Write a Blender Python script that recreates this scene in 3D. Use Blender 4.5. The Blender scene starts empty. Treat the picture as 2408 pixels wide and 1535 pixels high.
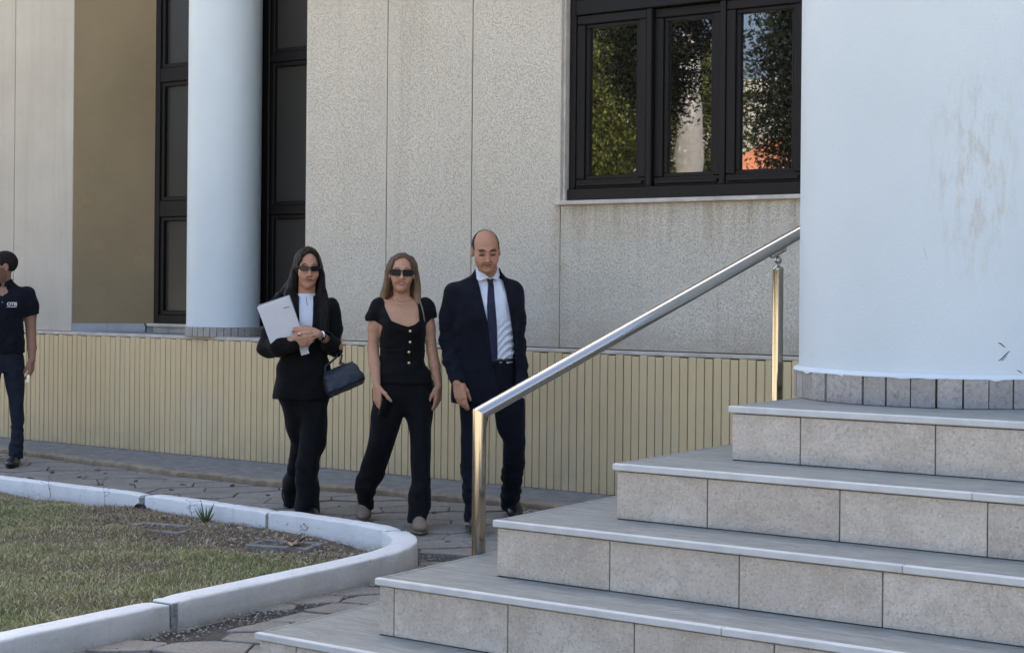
import bpy, bmesh, math, random
import numpy as np
from mathutils import Vector, Matrix
random.seed(7)
RNG = np.random.default_rng(11)
scene = bpy.context.scene
COL = scene.collection
R = math.radians

# ------------------------------------------------------------------ camera
EYE = 1.45
cam_d = bpy.data.cameras.new('camera')
cam = bpy.data.objects.new('camera', cam_d)
COL.objects.link(cam)
cam_d.sensor_fit = 'HORIZONTAL'
cam_d.sensor_width = 36.0
cam_d.lens = 36.0 * 3709.0 / 2408.0
cam_d.shift_y = -88.5 / 2408.0
cam_d.clip_end = 2000
cam.location = (0, 0, EYE)
# level camera turned 34.5 degrees to the left, with a half degree of roll
cam.matrix_world = (Matrix.Translation((0, 0, EYE)) @ Matrix.Rotation(R(34.5), 4, 'Z')
                    @ Matrix.Rotation(R(90), 4, 'X') @ Matrix.Rotation(0.009, 4, 'Z'))
scene.camera = cam

# ------------------------------------------------------------------ sky and sun (the sun stands behind the building)
SUN_EL, SUN_AZ = 46.0, -22.0          # azimuth from +Y, positive towards +X
world = bpy.data.worlds.new('World')
scene.world = world
world.use_nodes = True
wn = world.node_tree.nodes
wl = world.node_tree.links
wn.clear()
sky = wn.new('ShaderNodeTexSky')
sky.sky_type = 'NISHITA'
sky.sun_disc = False
sky.sun_elevation = R(SUN_EL)
sky.sun_rotation = R(SUN_AZ)
sky.air_density = 0.85
sky.dust_density = 6.0
sky.ozone_density = 1.0
bg = wn.new('ShaderNodeBackground')
bg.inputs['Strength'].default_value = 0.15
wo = wn.new('ShaderNodeOutputWorld')
wl.new(sky.outputs[0], bg.inputs[0])
wl.new(bg.outputs[0], wo.inputs[0])
sd = bpy.data.lights.new('sun', 'SUN')
sd.energy = 5.0
sd.angle = R(0.5)
sd.color = (1.0, 0.90, 0.76)
sun = bpy.data.objects.new('sun', sd)
COL.objects.link(sun)
to_sun = Vector((math.sin(R(SUN_AZ)) * math.cos(R(SUN_EL)), math.cos(R(SUN_AZ)) * math.cos(R(SUN_EL)), math.sin(R(SUN_EL))))
sun.rotation_euler = to_sun.to_track_quat('Z', 'Y').to_euler()
sun.location = (0, 0, 30)
vs = scene.view_settings
vs.view_transform = 'Standard'
vs.look = 'None'
vs.exposure = 2.05
vs.gamma = 1.0
vs.use_curve_mapping = False
scene.cycles.use_denoising = True
scene.cycles.use_adaptive_sampling = False
scene.cycles.sample_clamp_indirect = 4.0
scene.cycles.max_bounces = 8
scene.cycles.diffuse_bounces = 4
scene.cycles.caustics_reflective = False
scene.cycles.caustics_refractive = False

# ------------------------------------------------------------------ helpers: objects
def link(o, parent=None):
    COL.objects.link(o)
    if parent is not None:
        o.parent = parent
    return o
def tag(o, label=None, cat=None, group=None, kind=None):
    if label: o['label'] = label
    if cat: o['category'] = cat
    if group: o['group'] = group
    if kind: o['kind'] = kind
    return o
def empty(name, loc=(0, 0, 0), rz=0.0):
    o = bpy.data.objects.new(name, None)
    o.empty_display_size = 0.2
    o.location = loc
    o.rotation_euler = (0, 0, rz)
    return link(o)
def mesh_np(name, v, quads=None, tris=None, smooth=True, tint=None):
    me = bpy.data.meshes.new(name)
    v = np.asarray(v, np.float32)
    me.vertices.add(len(v))
    me.vertices.foreach_set('co', v.ravel())
    idx, tot = [], []
    if quads is not None and len(quads):
        idx.append(np.asarray(quads, np.int32).ravel()); tot.append(np.full(len(quads), 4, np.int32))
    if tris is not None and len(tris):
        idx.append(np.asarray(tris, np.int32).ravel()); tot.append(np.full(len(tris), 3, np.int32))
    idx = np.concatenate(idx); tot = np.concatenate(tot)
    me.loops.add(len(idx))
    me.loops.foreach_set('vertex_index', idx)
    me.polygons.add(len(tot))
    st = np.concatenate([[0], np.cumsum(tot)[:-1]]).astype(np.int32)
    me.polygons.foreach_set('loop_start', st)
    me.polygons.foreach_set('loop_total', tot)
    me.polygons.foreach_set('use_smooth', np.full(len(tot), smooth))
    if tint is not None:
        a = me.color_attributes.new('tint', 'FLOAT_COLOR', 'POINT')
        c = np.ones((len(v), 4), np.float32); c[:, :3] = tint
        a.data.foreach_set('color', c.ravel())
    me.update(calc_edges=True)
    me.validate()
    return me
def add_mesh(name, me, mat, parent=None, loc=None):
    o = bpy.data.objects.new(name, me)
    if mat is not None and not me.materials:
        me.materials.append(mat)
    if loc is not None: o.location = loc
    return link(o, parent)
class MB:
    """collects simple solids and links them as ONE mesh object"""
    def __init__(s): s.v = []; s.f = []; s.sm = []
    def add(s, v, f, smooth=False, M=None):
        o = len(s.v)
        for p in v:
            p = Vector(p)
            s.v.append(M @ p if M is not None else p)
        for q in f:
            s.f.append([i + o for i in q]); s.sm.append(smooth)
        return s
    def box(s, x0, x1, y0, y1, z0, z1, M=None):
        v = [(x, y, z) for x in (x0, x1) for y in (y0, y1) for z in (z0, z1)]
        f = [(0, 1, 3, 2), (4, 6, 7, 5), (0, 4, 5, 1), (2, 3, 7, 6), (0, 2, 6, 4), (1, 5, 7, 3)]
        return s.add(v, f, False, M)
    def cbox(s, x0, x1, y0, y1, z0, z1, c=0.004, M=None):
        """box with chamfered edges"""
        bm = bmesh.new()
        bmesh.ops.create_cube(bm, size=1)
        for q in bm.verts:
            q.co = ((x0 + x1) / 2 + q.co.x * (x1 - x0), (y0 + y1) / 2 + q.co.y * (y1 - y0), (z0 + z1) / 2 + q.co.z * (z1 - z0))
        bmesh.ops.bevel(bm, geom=list(bm.edges), offset=c, segments=1, affect='EDGES', profile=0.5)
        bm.verts.index_update()
        s.add([q.co.copy() for q in bm.verts], [[q.index for q in f.verts] for f in bm.faces], False, M)
        bm.free()
        return s
    def prism(s, pts, y0, y1, M=None, bevel=0.0):
        """polygon in x,z extruded along y"""
        n = len(pts)
        a = sum(pts[i][0] * pts[(i + 1) % n][1] - pts[(i + 1) % n][0] * pts[i][1] for i in range(n))
        if a < 0: pts = pts[::-1]
        v = [(p[0], y0, p[1]) for p in pts] + [(p[0], y1, p[1]) for p in pts]
        f = [list(range(n)), list(range(2 * n - 1, n - 1, -1))] + [(i, i + n, (i + 1) % n + n, (i + 1) % n) for i in range(n)]
        return s.add(v, f, False, M)
    def slab(s, pts, z0, z1, M=None, ch=0.0):
        """polygon in x,y extruded along z, chamfered top edge"""
        n = len(pts)
        a = sum(pts[i][0] * pts[(i + 1) % n][1] - pts[(i + 1) % n][0] * pts[i][1] for i in range(n))
        if a < 0: pts = pts[::-1]
        v = [(p[0], p[1], z0) for p in pts]
        rings = [v]
        if ch:
            cx = sum(p[0] for p in pts) / n; cy = sum(p[1] for p in pts) / n
            rings.append([(p[0], p[1], z1 - ch) for p in pts])
            q = []
            for p in pts:
                dx, dy = cx - p[0], cy - p[1]; L = math.hypot(dx, dy) or 1
                q.append((p[0] + dx / L * ch * 1.3, p[1] + dy / L * ch * 1.3, z1))
            rings.append(q)
        else:
            rings.append([(p[0], p[1], z1) for p in pts])
        vv = [p for r in rings for p in r]
        f = [list(range(n - 1, -1, -1)), [i + n * (len(rings) - 1) for i in range(n)]]
        for k in range(len(rings) - 1):
            f += [(k * n + i, k * n + (i + 1) % n, (k + 1) * n + (i + 1) % n, (k + 1) * n + i) for i in range(n)]
        return s.add(vv, f, False, M)
    def tube(s, pts, rad, n=12, cap=True, M=None):
        pts = [Vector(p) for p in pts]
        rad = rad if hasattr(rad, '__len__') else [rad] * len(pts)
        v, f = [], []
        up = None
        for i, p in enumerate(pts):
            d = (pts[min(i + 1, len(pts) - 1)] - pts[max(i - 1, 0)]).normalized()
            if up is None:
                up = Vector((0, 0, 1)) if abs(d.z) < 0.9 else Vector((1, 0, 0))
            a = d.cross(up).normalized(); b = a.cross(d).normalized(); up = b
            for k in range(n):
                t = 2 * math.pi * k / n
                v.append(p + (a * math.cos(t) + b * math.sin(t)) * rad[i])
        for i in range(len(pts) - 1):
            for k in range(n):
                f.append((i * n + k, i * n + (k + 1) % n, (i + 1) * n + (k + 1) % n, (i + 1) * n + k))
        o = len(s.v)
        s.add(v, f, True, M)
        if cap:
            s.add(v[:n], [list(range(n - 1, -1, -1))], False, M)
            s.add(v[-n:], [list(range(n))], False, M)
        return s
    def lathe(s, prof, n=48, M=None, smooth=True):
        """profile of (radius, z)"""
        v = [(r * math.cos(2 * math.pi * k / n), r * math.sin(2 * math.pi * k / n), z) for r, z in prof for k in range(n)]
        f = [(i * n + k, i * n + (k + 1) % n, (i + 1) * n + (k + 1) % n, (i + 1) * n + k) for i in range(len(prof) - 1) for k in range(n)]
        s.add(v, f, smooth, M)
        return s
    def build(s, name, mat, parent=None, loc=None, me_only=False):
        me = bpy.data.meshes.new(name)
        me.from_pydata([tuple(p) for p in s.v], [], s.f)
        me.polygons.foreach_set('use_smooth', s.sm)
        me.update()
        if mat is not None: me.materials.append(mat)
        if me_only: return me
        return add_mesh(name, me, None, parent, loc)

# ------------------------------------------------------------------ helpers: materials
def new_mat(name):
    m = bpy.data.materials.new(name)
    m.use_nodes = True
    nt = m.node_tree
    return m, nt, nt.nodes['Principled BSDF']
def nd(nt, kind, **kw):
    n = nt.nodes.new(kind)
    for k, v in kw.items():
        if k in n.inputs: n.inputs[k].default_value = v
        else: setattr(n, k, v)
    return n
def mixc(nt, fac, a, b, blend='MIX'):
    n = nt.nodes.new('ShaderNodeMix'); n.data_type = 'RGBA'; n.blend_type = blend
    for s, val in ((0, fac), (6, a), (7, b)):
        if hasattr(val, 'links'): nt.links.new(val, n.inputs[s])
        elif s == 0: n.inputs[0].default_value = val
        else: n.inputs[s].default_value = (*val, 1) if len(val) == 3 else val
    return n.outputs[2]
def noise(nt, vec, scale, detail=4, rough=0.55, dist=0.0):
    n = nd(nt, 'ShaderNodeTexNoise', Scale=scale, Detail=detail, Roughness=rough, Distortion=dist)
    nt.links.new(vec, n.inputs['Vector'])
    return n.outputs['Fac']
def ramp(nt, fac, stops):
    n = nt.nodes.new('ShaderNodeValToRGB')
    cr = n.color_ramp
    while len(cr.elements) > len(stops): cr.elements.remove(cr.elements[-1])
    while len(cr.elements) < len(stops): cr.elements.new(0.5)
    for e, (p, c) in zip(cr.elements, stops):
        e.position = p
        e.color = (c, c, c, 1) if not hasattr(c, '__len__') else (*c, 1)
    nt.links.new(fac, n.inputs[0])
    return n.outputs[0]
def math_n(nt, op, a, b=None):
    n = nt.nodes.new('ShaderNodeMath'); n.operation = op
    for i, val in enumerate((a, b)):
        if val is None: continue
        if hasattr(val, 'links'): nt.links.new(val, n.inputs[i])
        else: n.inputs[i].default_value = val
    return n.outputs[0]
def coords(nt, kind='Object', scale=(1, 1, 1), rot=(0, 0, 0)):
    tc = nt.nodes.new('ShaderNodeTexCoord')
    mp = nt.nodes.new('ShaderNodeMapping')
    mp.inputs['Scale'].default_value = scale
    mp.inputs['Rotation'].default_value = rot
    nt.links.new(tc.outputs[kind], mp.inputs[0])
    return mp.outputs[0]
def world_pos(nt, scale=(1, 1, 1)):
    g = nt.nodes.new('ShaderNodeNewGeometry')
    mp = nt.nodes.new('ShaderNodeMapping')
    mp.inputs['Scale'].default_value = scale
    nt.links.new(g.outputs['Position'], mp.inputs[0])
    return mp.outputs[0]
def bump(nt, bsdf, height, strength=0.5, dist=0.01):
    b = nd(nt, 'ShaderNodeBump', Strength=strength, Distance=dist)
    nt.links.new(height, b.inputs['Height'])
    nt.links.new(b.outputs[0], bsdf.inputs['Normal'])
    return b
def obj_random(nt):
    return nt.nodes.new('ShaderNodeObjectInfo').outputs['Random']
def simple(name, col, rough=0.6, metal=0.0, spec=0.5, var=0.15, scale=8.0, bump_s=0.0, bump_sc=60.0, rnd=0.0):
    m, nt, b = new_mat(name)
    v = world_pos(nt)
    f = noise(nt, v, scale, 5, 0.6)
    lo = tuple(max(0, c * (1 - var)) for c in col); hi = tuple(min(1, c * (1 + var)) for c in col)
    c = mixc(nt, ramp(nt, f, [(0.3, 0.0), (0.7, 1.0)]), lo, hi)
    if rnd:
        c = mixc(nt, 1.0, c, ramp(nt, obj_random(nt), [(0.0, 1 - rnd), (1.0, 1.0)]), 'MULTIPLY')
    nt.links.new(c, b.inputs['Base Color'])
    b.inputs['Roughness'].default_value = rough
    b.inputs['Metallic'].default_value = metal
    b.inputs['Specular IOR Level'].default_value = spec
    if bump_s:
        bump(nt, b, noise(nt, v, bump_sc, 4, 0.6), bump_s, 0.004)
    return m
# ------------------------------------------------------------------ materials of the building
def stucco_mat():
    m, nt, b = new_mat('stucco')
    p = world_pos(nt)
    sep = nt.nodes.new('ShaderNodeSeparateXYZ'); nt.links.new(p, sep.inputs[0])
    g = noise(nt, p, 92, 4, 0.75, 0.3)
    g2 = noise(nt, p, 210, 2, 0.6)
    pit = ramp(nt, g, [(0.30, 0.0), (0.50, 1.0)])
    big = noise(nt, p, 0.9, 4, 0.6)
    c = mixc(nt, ramp(nt, big, [(0.3, 0.0), (0.7, 1.0)]), (0.63, 0.58, 0.475), (0.70, 0.65, 0.545))
    c = mixc(nt, pit, (0.48, 0.44, 0.37), c)
    c = mixc(nt, ramp(nt, g2, [(0.60, 0.0), (0.75, 0.45)]), c, (0.70, 0.65, 0.59))
    # weather streaks that run down the plaster and the tan dirt along its foot
    st = noise(nt, world_pos(nt, (9, 9, 0.35)), 1.0, 5, 0.6)
    c = mixc(nt, ramp(nt, st, [(0.52, 0.0), (0.78, 0.35)]), c, (0.36, 0.31, 0.25))
    foot = nd(nt, 'ShaderNodeMapRange'); nt.links.new(sep.outputs[2], foot.inputs[0])
    foot.inputs[1].default_value = 1.03; foot.inputs[2].default_value = 1.42
    foot.inputs[3].default_value = 1.0; foot.inputs[4].default_value = 0.0
    fm = math_n(nt, 'MULTIPLY', foot.outputs[0], noise(nt, world_pos(nt, (2, 2, 5)), 1.5, 4, 0.65))
    c = mixc(nt, ramp(nt, fm, [(0.15, 0.0), (0.6, 0.75)]), c, (0.42, 0.35, 0.26))
    # rusty drips below the window sill and down the joint at its left end
    def band(out, lo, hi, a0=0.0, a1=1.0):
        r = nd(nt, 'ShaderNodeMapRange'); nt.links.new(out, r.inputs[0])
        for i, v_ in enumerate((lo, hi, a0, a1)): r.inputs[i + 1].default_value = v_
        return r.outputs[0]
    drip = ramp(nt, noise(nt, world_pos(nt, (13, 13, 0.9)), 1.0, 5, 0.7), [(0.42, 0.0), (0.66, 1.0)])
    under = math_n(nt, 'MULTIPLY', band(sep.outputs[2], 1.66, 1.99), math_n(nt, 'MULTIPLY', band(sep.outputs[2], 2.03, 2.02), band(sep.outputs[0], -5.75, -5.68)))
    c = mixc(nt, math_n(nt, 'MULTIPLY', math_n(nt, 'MULTIPLY', under, drip), 0.75), c, (0.36, 0.27, 0.17))
    jd = math_n(nt, 'MULTIPLY', band(sep.outputs[0], -5.80, -5.69), math_n(nt, 'MULTIPLY', band(sep.outputs[0], -5.60, -5.68), band(sep.outputs[2], 2.03, 2.0)))
    c = mixc(nt, math_n(nt, 'MULTIPLY', math_n(nt, 'MULTIPLY', jd, ramp(nt, noise(nt, p, 7, 5, 0.7), [(0.35, 0.1), (0.65, 1.0)])), 0.5), c, (0.42, 0.33, 0.22))
    nt.links.new(c, b.inputs['Base Color'])
    b.inputs['Roughness'].default_value = 0.92
    b.inputs['Specular IOR Level'].default_value = 0.2
    h = math_n(nt, 'ADD', math_n(nt, 'MULTIPLY', pit, 0.8), math_n(nt, 'MULTIPLY', g2, 0.5))
    bump(nt, b, h, 0.7, 0.011)
    return m
def smooth_plaster():
    m, nt, b = new_mat('smooth_grey_plaster')
    p = world_pos(nt)
    c = mixc(nt, ramp(nt, noise(nt, p, 2.2, 6, 0.65), [(0.3, 0.0), (0.72, 1.0)]), (0.43, 0.40, 0.335), (0.50, 0.468, 0.40))
    c = mixc(nt, ramp(nt, noise(nt, world_pos(nt, (14, 14, 0.6)), 1.0, 4), [(0.5, 0.0), (0.8, 0.4)]), c, (0.36, 0.32, 0.27))
    nt.links.new(c, b.inputs['Base Color'])
    b.inputs['Roughness'].default_value = 0.9
    bump(nt, b, noise(nt, p, 55, 4, 0.65), 0.45, 0.006)
    return m
def beige_paint():
    m, nt, b = new_mat('beige_paint')
    p = world_pos(nt)
    c = mixc(nt, ramp(nt, noise(nt, p, 1.6, 6, 0.6), [(0.35, 0.0), (0.7, 1.0)]), (0.225, 0.17, 0.093), (0.265, 0.205, 0.117))
    c = mixc(nt, ramp(nt, noise(nt, p, 4.5, 5, 0.7), [(0.56, 0.0), (0.72, 0.4)]), c, (0.31, 0.225, 0.12))
    nt.links.new(c, b.inputs['Base Color'])
    b.inputs['Roughness'].default_value = 0.85
    bump(nt, b, noise(nt, p, 80, 3), 0.2, 0.003)
    return m
def column_paint(z0, stain):
    """white paint; stain = place of the brown scuffs, in the column's own coordinates"""
    m, nt, b = new_mat('white_column_paint')
    o = coords(nt)
    c = mixc(nt, ramp(nt, noise(nt, o, 1.4, 5, 0.6), [(0.3, 0.0), (0.7, 1.0)]), (0.565, 0.63, 0.655), (0.62, 0.685, 0.71))
    if stain is not None:
        vm = nt.nodes.new('ShaderNodeVectorMath'); vm.operation = 'DISTANCE'
        sc = nt.nodes.new('ShaderNodeVectorMath'); sc.operation = 'MULTIPLY'
        nt.links.new(o, sc.inputs[0]); sc.inputs[1].default_value = (1, 1, 0.42)
        nt.links.new(sc.outputs[0], vm.inputs[0]); vm.inputs[1].default_value = (stain[0], stain[1], stain[2] * 0.42)
        near = nd(nt, 'ShaderNodeMapRange'); nt.links.new(vm.outputs['Value'], near.inputs[0])
        near.inputs[1].default_value = 0.03; near.inputs[2].default_value = 0.17
        near.inputs[3].default_value = 1; near.inputs[4].default_value = 0
        tc = noise(nt, coords(nt, 'Object', (38, 38, 9)), 1.0, 6, 0.75)
        fm = math_n(nt, 'MULTIPLY', near.outputs[0], ramp(nt, tc, [(0.46, 0.0), (0.66, 1.0)]))
        c = mixc(nt, math_n(nt, 'MULTIPLY', fm, 0.62), c, (0.40, 0.34, 0.24))
    sc2 = ramp(nt, noise(nt, coords(nt, 'Object', (6, 6, 2)), 2.0, 8, 0.8), [(0.66, 0.0), (0.74, 0.3)])
    c = mixc(nt, sc2, c, (0.55, 0.53, 0.48))
    nt.links.new(c, b.inputs['Base Color'])
    b.inputs['Roughness'].default_value = 0.55
    b.inputs['Specular IOR Level'].default_value = 0.3
    bump(nt, b, math_n(nt, 'ADD', noise(nt, o, 85, 4, 0.7), noise(nt, coords(nt, 'Object', (5, 5, 1.5)), 2.0, 5)), 0.28, 0.004)
    return m
def slat_mat():
    m, nt, b = new_mat('cream_slat')
    p = world_pos(nt)
    rr = obj_random(nt)
    c = mixc(nt, rr, (0.625, 0.485, 0.27), (0.65, 0.508, 0.29))
    c = mixc(nt, ramp(nt, noise(nt, world_pos(nt, (12, 12, 1.2)), 1.0, 5, 0.6), [(0.42, 0.0), (0.8, 0.5)]), c, (0.53, 0.425, 0.25))
    c = mixc(nt, ramp(nt, noise(nt, p, 1.1, 3), [(0.55, 0.0), (0.68, 0.45)]), c, (0.56, 0.48, 0.34))
    sp = nt.nodes.new('ShaderNodeSeparateXYZ'); nt.links.new(p, sp.inputs[0])
    lo = nd(nt, 'ShaderNodeMapRange'); nt.links.new(sp.outputs[2], lo.inputs[0])
    for i, v_ in enumerate((0.12, 0.42, 1.0, 0.0)): lo.inputs[i + 1].default_value = v_
    sp2 = math_n(nt, 'MULTIPLY', lo.outputs[0], ramp(nt, noise(nt, p, 5.5, 6, 0.7), [(0.36, 0.1), (0.66, 1.0)]))
    c = mixc(nt, math_n(nt, 'MULTIPLY', sp2, 0.55), c, (0.36, 0.29, 0.19))
    nt.links.new(c, b.inputs['Base Color'])
    b.inputs['Roughness'].default_value = 0.7
    bump(nt, b, noise(nt, world_pos(nt, (160, 160, 12)), 1.0, 3), 0.25, 0.003)
    return m
def granite_mat(name, lo, hi, dark, rough=0.75, gs=70.0, rnd=True, spec=0.35):
    m, nt, b = new_mat(name)
    p = world_pos(nt)
    off = nt.nodes.new('ShaderNodeVectorMath'); off.operation = 'ADD'
    r3 = nt.nodes.new('ShaderNodeCombineXYZ')
    rr = obj_random(nt)
    for i in range(3): nt.links.new(math_n(nt, 'MULTIPLY', rr, 31.0 + 7 * i), r3.inputs[i])
    nt.links.new(p, off.inputs[0]); nt.links.new(r3.outputs[0], off.inputs[1])
    q = off.outputs[0]
    c = mixc(nt, ramp(nt, noise(nt, q, 7, 8, 0.75, 0.6), [(0.34, 0.0), (0.66, 1.0)]), lo, hi)
    c = mixc(nt, ramp(nt, noise(nt, q, 2.6, 5, 0.7), [(0.45, 0.0), (0.72, 0.5)]), c, tuple(0.5 * (a_ + b_) * f_ for a_, b_, f_ in zip(lo, dark, (1.06, 1.0, 0.92))))
    c = mixc(nt, ramp(nt, noise(nt, q, 5.5, 8, 0.8, 1.2), [(0.50, 0.0), (0.68, 0.65)]), c, tuple(x * .80 for x in lo))
    c = mixc(nt, ramp(nt, noise(nt, q, gs, 4, 0.75), [(0.50, 0.0), (0.66, 0.75)]), c, dark)
    c = mixc(nt, ramp(nt, noise(nt, q, gs * 1.4, 3, 0.7), [(0.58, 0.0), (0.7, 0.6)]), c, tuple(min(1, x * 1.25) for x in hi))
    if rnd:
        c = mixc(nt, 1.0, c, ramp(nt, rr, [(0.0, 0.90), (1.0, 1.0)]), 'MULTIPLY')
    nt.links.new(c, b.inputs['Base Color'])
    b.inputs['Roughness'].default_value = rough
    b.inputs['Specular IOR Level'].default_value = spec
    bump(nt, b, noise(nt, q, gs, 4, 0.7), 0.35, 0.004)
    return m
def tread_mat():
    m, nt, b = new_mat('grey_tread_stone')
    q = world_pos(nt, (4, 22, 8))
    c = mixc(nt, ramp(nt, noise(nt, q, 2.0, 7, 0.7, 0.6), [(0.3, 0.0), (0.7, 1.0)]), (0.155, 0.162, 0.15), (0.30, 0.31, 0.285))
    c = mixc(nt, ramp(nt, noise(nt, world_pos(nt), 60, 4, 0.7), [(0.5, 0.0), (0.7, 0.5)]), c, (0.15, 0.155, 0.15))
    c = mixc(nt, 1.0, c, ramp(nt, obj_random(nt), [(0.0, 0.92), (1.0, 1.0)]), 'MULTIPLY')
    nt.links.new(c, b.inputs['Base Color'])
    b.inputs['Roughness'].default_value = 0.6
    bump(nt, b, noise(nt, q, 5.0, 4), 0.15, 0.003)
    return m
def glass_mat(name, ior, wob, base=(0.006, 0.006, 0.006), rough=0.015):
    m, nt, b = new_mat(name)
    b.inputs['Base Color'].default_value = (*base, 1)
    b.inputs['Roughness'].default_value = rough
    b.inputs['IOR'].default_value = ior
    if wob:
        bump(nt, b, noise(nt, world_pos(nt), 2.6, 2, 0.4), wob, 0.02)
    return m
def frame_mat():
    m, nt, b = new_mat('dark_bronze_frame')
    p = world_pos(nt, (40, 40, 2))
    c = mixc(nt, noise(nt, p, 1.0, 4), (0.007, 0.0066, 0.0066), (0.015, 0.013, 0.012))
    nt.links.new(c, b.inputs['Base Color'])
    b.inputs['Roughness'].default_value = 0.45
    b.inputs['Specular IOR Level'].default_value = 0.2
    return m
M_STUCCO = stucco_mat(); M_PLASTER = smooth_plaster(); M_BEIGE = beige_paint(); M_SLAT = slat_mat()
M_TILE = granite_mat('riser_granite', (0.47, 0.408, 0.335), (0.645, 0.582, 0.50), (0.335, 0.29, 0.245), gs=105.0)
M_TREAD = tread_mat()
M_RING = granite_mat('base_tile_stone', (0.33, 0.305, 0.28), (0.43, 0.405, 0.375), (0.21, 0.195, 0.18), 0.7, 60)
M_NOSE = simple('white_nosing_stone', (0.56, 0.565, 0.545), 0.5, var=0.10, scale=14, rnd=0.08)
M_CAP = simple('pale_coping_stone', (0.50, 0.46, 0.40), 0.7, var=0.2, scale=9)
M_FRAME = frame_mat()
M_GLASS = glass_mat('window_glass', 2.7, 0.022, rough=.012)
M_GLASS2 = glass_mat('recess_glass', 1.35, 0, (0.044, 0.042, 0.037), .25)
M_CONC = simple('apron_concrete', (0.285, 0.265, 0.235), 0.9, var=0.28, scale=3.5, bump_s=0.5, bump_sc=40)
M_DARKGAP = simple('dark_mortar', (0.05, 0.045, 0.04), 0.9)
M_SKIRT = simple('grey_skirting_stone', (0.33, 0.345, 0.355), 0.55, var=0.12, scale=6)
M_BACK = simple('render_backing', (0.12, 0.11, 0.10), 0.9)
M_MORTAR = simple('tile_mortar', (0.17, 0.155, 0.14), 0.9, bump_s=0.4)

YW = 8.80          # face of the slatted plinth wall
LEDGE = 1.055
TOP = 11.0

# ------------------------------------------------------------------ the building
bld = empty('building', (-7.0, 9.6, 0))
bld.location = (0, 0, 0)
tag(bld, 'large grey stuccoed building with dark framed windows behind the walking people', 'building')
# carcass behind everything (left end at X = -16)
mb = MB()
mb.box(-16, 9, 9.60, 22, 0, TOP)
mb.box(-16, -10.60, 8.90, 9.60, LEDGE, TOP)
mb.box(-7.92, 9, 9.05, 9.60, LEDGE, TOP)
mb.box(-16, 9, 8.86, 9.598, 0, LEDGE - 0.02)
mb.build('wall_core', M_BACK, bld)
def panel(x0, x1, z0, z1, mat, name='stucco_panel', y0=8.835, y1=8.95):
    MB().cbox(x0, x1, y0, y1, z0, z1, 0.003).build(name, mat, bld)
panel(-16, -13.9, 1.06, TOP, M_PLASTER); panel(-13.894, -11.331, 1.06, TOP, M_PLASTER); panel(-11.324, -10.565, 1.06, TOP, M_PLASTER)
for a, b_ in ((-7.952, -7.180), (-7.173, -6.424), (-6.417, -5.690)):
    panel(a, b_, 1.062, TOP, M_STUCCO, y1=9.05)
panel(-5.686, -3.93, 1.062, 2.008, M_STUCCO, y1=9.05)
panel(-5.686, -3.93, 4.7, TOP, M_STUCCO, y1=9.05)
panel(-3.926, -1.5, 1.062, TOP, M_STUCCO, y1=9.05)
panel(-1.494, 1.5, 1.062, TOP, M_STUCCO, y1=9.05)
panel(1.506, 9.0, 1.062, TOP, M_STUCCO, y1=9.05)
# reveal side of the big window and its thin sill
MB().cbox(-5.690, -5.672, 8.862, 9.05, 2.008, 4.7, 0.002).build('window_reveal', M_CAP, bld)
MB().cbox(-5.715, -3.90, 8.80, 9.04, 2.0085, 2.036, 0.004).build('window_sill', M_CAP, bld)

def window_unit():
    """three casements side by side, transom and top lights above"""
    w = MB()
    y0, y1 = 8.905, 9.02
    w.cbox(-5.669, -3.935, y0 - 0.022, y1, 2.0365, 2.118, 0.006)           # bottom rail
    w.cbox(-5.669, -5.622, y0, y1, 2.1185, 4.69, 0.005)
    w.cbox(-5.083, -5.045, y0, y1, 2.1185, 3.272, 0.005)
    w.cbox(-4.553, -4.514, y0, y1, 2.1185, 3.272, 0.005)
    w.cbox(-3.985, -3.937, y0, y1, 2.1185, 4.69, 0.005)
    w.cbox(-5.6215, -3.9855, y0 - 0.006, y1, 3.2725, 3.375, 0.006)         # transom
    w.cbox(-5.083, -5.045, y0, y1, 3.3755, 4.69, 0.005)
    w.cbox(-4.553, -4.514, y0, y1, 3.3755, 4.69, 0.005)
    fr = w.build('window', M_FRAME, bld)
    for (x0, x1) in ((-5.6215, -5.0835), (-5.0445, -4.5535), (-4.5135, -3.9855)):
        for (z0, z1, t) in ((2.119, 3.272, 0.062), (3.376, 4.69, 0.05)):
            s = MB()
            ya, yb = y0 + 0.012, y1 - 0.01
            if x0 == -5.0445: ya += 0.03                                    # the middle casement sits deeper
            s.cbox(x0, x1, ya, yb, z0, z0 + t, 0.006)
            s.cbox(x0, x1, ya, yb, z1 - t, z1, 0.006)
            s.cbox(x0, x0 + t, ya, yb, z0 + t, z1 - t, 0.006)
            s.cbox(x1 - t, x1, ya, yb, z0 + t, z1 - t, 0.006)
            q = 0.026                                                       # inner bead
            s.cbox(x0 + t, x1 - t, ya + 0.02, yb, z0 + t, z0 + t + q, 0.003)
            s.cbox(x0 + t, x1 - t, ya + 0.02, yb, z1 - t - q, z1 - t, 0.003)
            s.cbox(x0 + t, x0 + t + q, ya + 0.02, yb, z0 + t + q, z1 - t - q, 0.003)
            s.cbox(x1 - t - q, x1 - t, ya + 0.02, yb, z0 + t + q, z1 - t - q, 0.003)
            # drip moulding under each lower casement
            if z0 < 3: s.cbox(x0 + 0.02, x1 - 0.02, ya - 0.028, ya + 0.004, z0 + 0.016, z0 + 0.040, 0.004)
            s.build('sash', M_FRAME, fr)
            e = t + q + 0.001
            MB().box(x0 + e, x1 - e, ya + 0.045, ya + 0.055, z0 + e, z1 - e).build('pane', M_GLASS, fr)
window_unit()

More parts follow.
